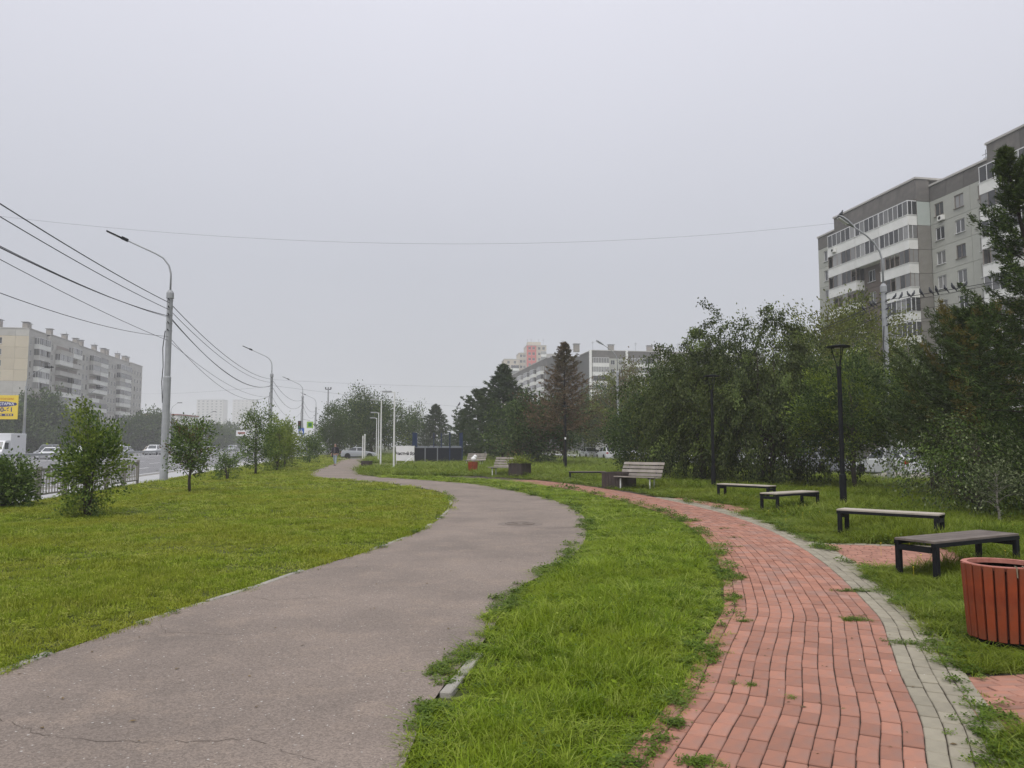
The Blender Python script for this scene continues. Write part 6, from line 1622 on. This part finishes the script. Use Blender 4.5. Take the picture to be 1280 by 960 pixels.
def instancer(kit_coll):
    ng = bpy.data.node_groups.new('grass_scatter', 'GeometryNodeTree')
    ng.interface.new_socket('Geometry', in_out='INPUT', socket_type='NodeSocketGeometry'); ng.interface.new_socket('Geometry', in_out='OUTPUT', socket_type='NodeSocketGeometry')
    n, l = ng.nodes, ng.links
    gi, go = n.new('NodeGroupInput'), n.new('NodeGroupOutput')
    ci = n.new('GeometryNodeCollectionInfo'); ci.inputs['Collection'].default_value = kit_coll; ci.inputs['Separate Children'].default_value = True; ci.inputs['Reset Children'].default_value = True
    iop = n.new('GeometryNodeInstanceOnPoints'); iop.inputs['Pick Instance'].default_value = True
    def attr(nm, ty):
        a = n.new('GeometryNodeInputNamedAttribute'); a.data_type = ty; a.inputs['Name'].default_value = nm; return a.outputs['Attribute']
    l.new(gi.outputs[0], iop.inputs['Points']); l.new(ci.outputs[0], iop.inputs['Instance'])
    l.new(attr('pick', 'INT'), iop.inputs['Instance Index']); l.new(attr('turn', 'FLOAT_VECTOR'), iop.inputs['Rotation']); l.new(attr('size', 'FLOAT_VECTOR'), iop.inputs['Scale'])
    l.new(iop.outputs[0], go.inputs[0])
    return ng
def vnoise(x, y, seed=0):
    """smooth value noise, 0..1"""
    def h(i, j): return np.modf(np.abs(np.sin(i * 127.1 + j * 311.7 + seed * 74.7) * 43758.5453))[0]
    xi, yi = np.floor(x), np.floor(y); fx, fy = x - xi, y - yi; fx = fx*fx*(3-2*fx); fy = fy*fy*(3-2*fy)
    return (h(xi, yi)*(1-fx) + h(xi+1, yi)*fx)*(1-fy) + (h(xi, yi+1)*(1-fx) + h(xi+1, yi+1)*fx)*fy
def scatter(name, label, pts, sxy, sz, kit_name, seed, pick_w=None, z=-0.02):
    rng = np.random.default_rng(seed); n = len(pts)
    me = bpy.data.meshes.new(name); me.vertices.add(n)
    me.vertices.foreach_set('co', np.c_[pts, np.full(n, z)].astype(np.float32).ravel())
    nk = len(KIT[kit_name].objects)
    a = me.attributes.new('pick', 'INT', 'POINT'); w = np.array(pick_w or [1]*nk, float)
    a.data.foreach_set('value', rng.choice(nk, n, p=w/w.sum()).astype(np.int32))
    a = me.attributes.new('turn', 'FLOAT_VECTOR', 'POINT'); a.data.foreach_set('vector', np.c_[rng.normal(size=(n, 2)) * .08, rng.uniform(0, 6.283, n)].astype(np.float32).ravel())
    a = me.attributes.new('size', 'FLOAT_VECTOR', 'POINT'); a.data.foreach_set('vector', np.c_[sxy, sxy, sz].astype(np.float32).ravel())
    o = bpy.data.objects.new(name, me); link(o)
    md = o.modifiers.new('scatter', 'NODES'); md.node_group = instancer(KIT[kit_name])
    return tag(o, label, None, None, 'stuff')

rngG = np.random.default_rng(77)
BANDS = [(2.2, 6, 420, 1.0, 1.0), (6, 10, 260, 1.2, 1.0), (10, 17, 110, 1.75, 1.05), (17, 28, 42, 2.7, 1.1), (28, 48, 15, 4.2, 1.25), (48, 82, 5.0, 7.0, 1.5), (82, 125, 1.6, 12.0, 1.8)]
allp, alls, allz = [], [], []
for y0, y1, den, s, sz in BANDS:
    w0 = y1 * .74 + 1.6
    n = int(den * 2 * w0 * (y1 - y0))
    x = rngG.uniform(-w0, w0, n); y = rngG.uniform(y0, y1, n)
    k = np.abs(x) < y * .74 + 1.6
    x, y = x[k], y[k]
    allp.append(np.c_[x, y]); alls.append(np.full(len(x), s)); allz.append(np.full(len(x), sz))
GP = np.concatenate(allp); GS = np.concatenate(alls); GZ = np.concatenate(allz)
gu = GP[:, 0] * U.x + GP[:, 1] * U.y; gv = GP[:, 0] * V.x + GP[:, 1] * V.y
jit = (vnoise(GP[:, 0]*2.3, GP[:, 1]*2.3, 3) - .5) * .5 + (vnoise(GP[:, 0]*7, GP[:, 1]*7, 4) - .5) * .22
def dist_in(pts, line):
    """signed distance to a polyline, positive on its left"""
    d = np.full(len(pts), 1e9); sg = np.ones(len(pts))
    for i in range(0, len(line) - 1):
        a, b = line[i], line[i+1]; ab = b - a; t = np.clip(((pts - a) @ ab) / (ab @ ab), 0, 1)
        q = a + t[:, None] * ab; dd = np.linalg.norm(pts - q, axis=1)
        m = dd < d; cr_ = ab[0] * (pts[:, 1] - a[1]) - ab[1] * (pts[:, 0] - a[0])
        sg = np.where(m, np.sign(cr_), sg); d = np.where(m, dd, d)
    return d * sg
dl = dist_in(GP, la[::3]); dr = dist_in(GP, ra[::3])
bl = dist_in(GP, offs(NRED * BW)[::20]); br = dist_in(GP, offs(-NGREY * BW)[::20])
in_asph = inside(GP, ASPH_POLY)
clear_left = in_asph & ~((dl > -.02 - .0*jit))
left = (gv > -9.62) & (dl > -0.01 + jit * .25)
right_of_asph = (dr < 0.04 + np.maximum(jit * .5, -.02))
on_brick = (bl < -0.02 + jit * .9 + .02) & (br > 0.0 - jit * .55)
yy = GP[:, 1]
far_brick = yy > 41.0
spurs = np.zeros(len(GP), bool)
for q in (SPUR1, SPUR2, SPUR3):
    c_ = q.mean(0); spurs |= inside(c_ + (GP - c_) * (1 + .10 * 0 + jit[:, None] * .35 + .04), q)
street = (gv > 23.4) | ((yy > 93.5 + (GP[:, 0] + 22) * .124) & (yy < 100.5 + (GP[:, 0] + 22) * .124) & (GP[:, 0] > -22))
court = inside(GP, np.array([(-13.0, 56.7), (-8.4, 57.7), (-8.3, 66.3), (-4.2, 66.5), (-4.3, 73), (-13.8, 69)]))
soilp = inside(-np.array([2.9, 44.5]) * -1 * np.array([-1, 1]) + (GP - np.array([-2.9, 44.5])) * (1 + jit[:, None]*.6), np.array(cp)) if True else None
asph_wide = inside(GP, ASPH_POLY)
mid = right_of_asph & (bl > -0.03 + np.minimum(jit * .75, .0))
beyond = right_of_asph & (br < 0.03 + np.maximum(jit * .55, 0))
far_m = right_of_asph & far_brick
g_left = left & ~street
kc = G(563, 868)
chunk = (np.hypot(GP[:, 0] - kc.x, GP[:, 1] - kc.y) < .21) & (dr > -.12)
g_mid = (mid & ~far_brick) & ~chunk & ~street & ~court & ~spurs
g_right = ((beyond | far_m) & ~g_mid) & ~street & ~court & ~spurs & ~soilp
# patchy heights
pn = .45 + 1.0 * vnoise(GP[:, 0]*1.1, GP[:, 1]*1.1, 8) + .7 * (vnoise(GP[:, 0]*3.3, GP[:, 1]*3.3, 9) - .5)
pn = np.clip(pn, .3, 1.6)
edge_m = np.clip(np.minimum(np.abs(bl), np.abs(dr)) / .35, .45, 1)
def pickset(m): return GP[m], GS[m] * rngG.uniform(.8, 1.25, m.sum()), GZ[m] * pn[m]
p, s, z_ = pickset(g_left)
scatter('grass', 'short mown grass of the wide lawn between the asphalt path and the avenue', p, s, z_ * np.clip(.75 + .25*(np.abs(dl[g_left])), .8, 1.0), 'lawn', 1, [3, 3, 3, 3, 3, 2])
p, s, z_ = pickset(g_mid)
scatter('grass', 'lush long grass of the strip between the asphalt and the brick path', p, s, z_ * edge_m[g_mid] * np.where((yy[g_mid] > 13) & (bl[g_mid] < 2.2), .55, 1.0), 'lush', 2, [3, 3, 3, 3, 3, 3, .6, .6])
p, s, z_ = pickset(g_right)
eb = np.clip(np.abs(br[g_right]) / 1.2, .35, 1.0)
scatter('grass', 'tall meadow grass around the benches and under the trees on the right', p, s, z_ * eb, 'tall', 3, [3, 3, 3, 3, 3, 2.5])
# weeds along the ragged edges and in the joints of the pavers
we = ~chunk & ((np.abs(bl + .03 - np.minimum(jit*.75, 0)) < .12) | (np.abs(br - .03 - np.maximum(jit*.55, 0)) < .12) | (np.abs(dr - jit*.5) < .12) | ((np.abs(dl - jit*.22) < .05) & (rngG.random(len(GP)) < .3))) & (yy < 30) & (rngG.random(len(GP)) < np.clip((vnoise(GP[:, 0]*1.7, GP[:, 1]*1.7, 21) - .38) * 2.6, .06, .8)) & (in_asph | True)
wp = [GP[we]]; wsz = [GS[we] * .9]
rngW = np.random.default_rng(5)
for px, py, rx, ry, n in ((1073, 739, .17, .035, 34), (1071, 775, .085, .05, 30), (927, 777, .05, .02, 8), (905, 730, .03, .02, 5), (897, 817, .06, .018, 9), (903, 661, .10, .03, 8), (928, 657, .06, .02, 5), (920, 672, .05, .02, 5), (916, 684, .07, .02, 7),
                          (932, 857, .03, .02, 5), (878, 955, .07, .04, 26), (1270, 925, .12, .18, 60), (1105, 716, .10, .10, 24), (868, 748, .08, .05, 12), (885, 700, .10, .06, 16), (860, 868, .05, .03, 10), (1130, 805, .06, .05, 14), (985, 870, .02, .02, 2), (1040, 628, .2, .1, 8),
                          (735, 606, .5, .18, 30), (690, 600, .6, .2, 34), (805, 612, .3, .1, 14), (650, 600, .7, .2, 30)):
    c = G(px, py); wp.append(np.c_[c.x + rngW.normal(size=n) * rx, c.y + rngW.normal(size=n) * ry]); wsz.append(np.full(n, .62))
wp = np.concatenate(wp); wsz = np.concatenate(wsz)
scatter('weeds', 'low leafy weeds creeping over the path edges and out of the paver joints', wp, wsz, wsz * rngW.uniform(.55, 1.0, len(wp)), 'weed', 4, z=0.0)
# straw and yellow flower specks
fl = MB().use(M('yellow_petals', (0.65, 0.50, 0.03), rough=0.6))
rf = random.Random(4); k = 0
while k < 70:
    x, y = rf.uniform(4, 13), rf.uniform(9, 24)
    if inside(np.array([[x, y]]), BRICK_POLY)[0] or x > y * .65 or x < .16 * y + 2.8: continue
    h = rf.uniform(.10, .2); r_ = rf.uniform(.008, .014)
    fl.lathe([(0, h - .004), (r_, h), (0, h + .008)], 6, Matrix.Translation((x, y, 0))); fl.tube([(x, y, 0), (x, y, h)], .0016, 3, caps=False); k += 1
tag(fl.build('wildflowers'), 'scattered small yellow wildflowers in the meadow grass', kind='stuff')
# litter: leaves and pale grit on the asphalt and pavers
gt = MB().use(M('pale_grit', (0.55, 0.52, 0.47), rough=0.9, rnd=.3, island=True))
for k in range(130):
    y = 3.6 + 16 * rf.random() ** 1.8; x = rf.uniform(-y*.66, y*.66)
    if not (inside(np.array([[x, y]]), ASPH_POLY)[0] or inside(np.array([[x, y]]), BRICK_POLY)[0]): continue
    s_ = rf.uniform(.002, .006); gt.lathe([(0, 0), (s_, s_*.3), (s_*.7, s_*.9), (0, s_*1.1)], 5, Matrix.Translation((x, y, .004)))
tag(gt.build('grit'), 'pale grit and small stones lying on the paths', kind='stuff')
dl_ = MB().use(M('fallen_leaf', (0.17, 0.115, 0.05), (0.11, 0.08, 0.035), rough=0.8, rnd=.4, island=True))
for k in range(230):
    y = 3.6 + 20 * rf.random() ** 1.5; x = rf.uniform(-y*.66, y*.66)
    if not (inside(np.array([[x, y]]), ASPH_POLY)[0] or inside(np.array([[x, y]]), BRICK_POLY)[0]): continue
    s_ = rf.uniform(.010, .024); a = rf.uniform(0, 6.28); T = Matrix.Translation((x, y, .006)) @ Matrix.Rotation(a, 4, 'Z') @ Matrix.Rotation(rf.uniform(-.3, .3), 4, 'X')
    dl_.poly([T @ Vector(q) for q in ((-s_, 0, 0), (0, s_*.45, .003), (s_, 0, 0), (0, -s_*.45, .003))])
tag(dl_.build('fallen_leaves'), 'a few dry fallen leaves lying on the paths', kind='stuff')

# ------------------------------------------------------------------ the mist
hz = MB(); hz.box(-1340, 1340, -110, 1490, -1.03, 72)
hm = bpy.data.materials.new('mist'); hm.use_nodes = True; nn = hm.node_tree.nodes; nn.clear()
ho = nn.new('ShaderNodeOutputMaterial'); pv = nn.new('ShaderNodeVolumePrincipled')
pv.inputs['Color'].default_value = (0.97, 0.975, 0.99, 1); pv.inputs['Density'].default_value = 0.0008; pv.inputs['Anisotropy'].default_value = 0.0
hm.node_tree.links.new(pv.outputs[0], ho.inputs['Volume'])
hz.use(hm); o = hz.build('haze'); tag(o, 'thin morning mist lying over the whole place', kind='stuff')
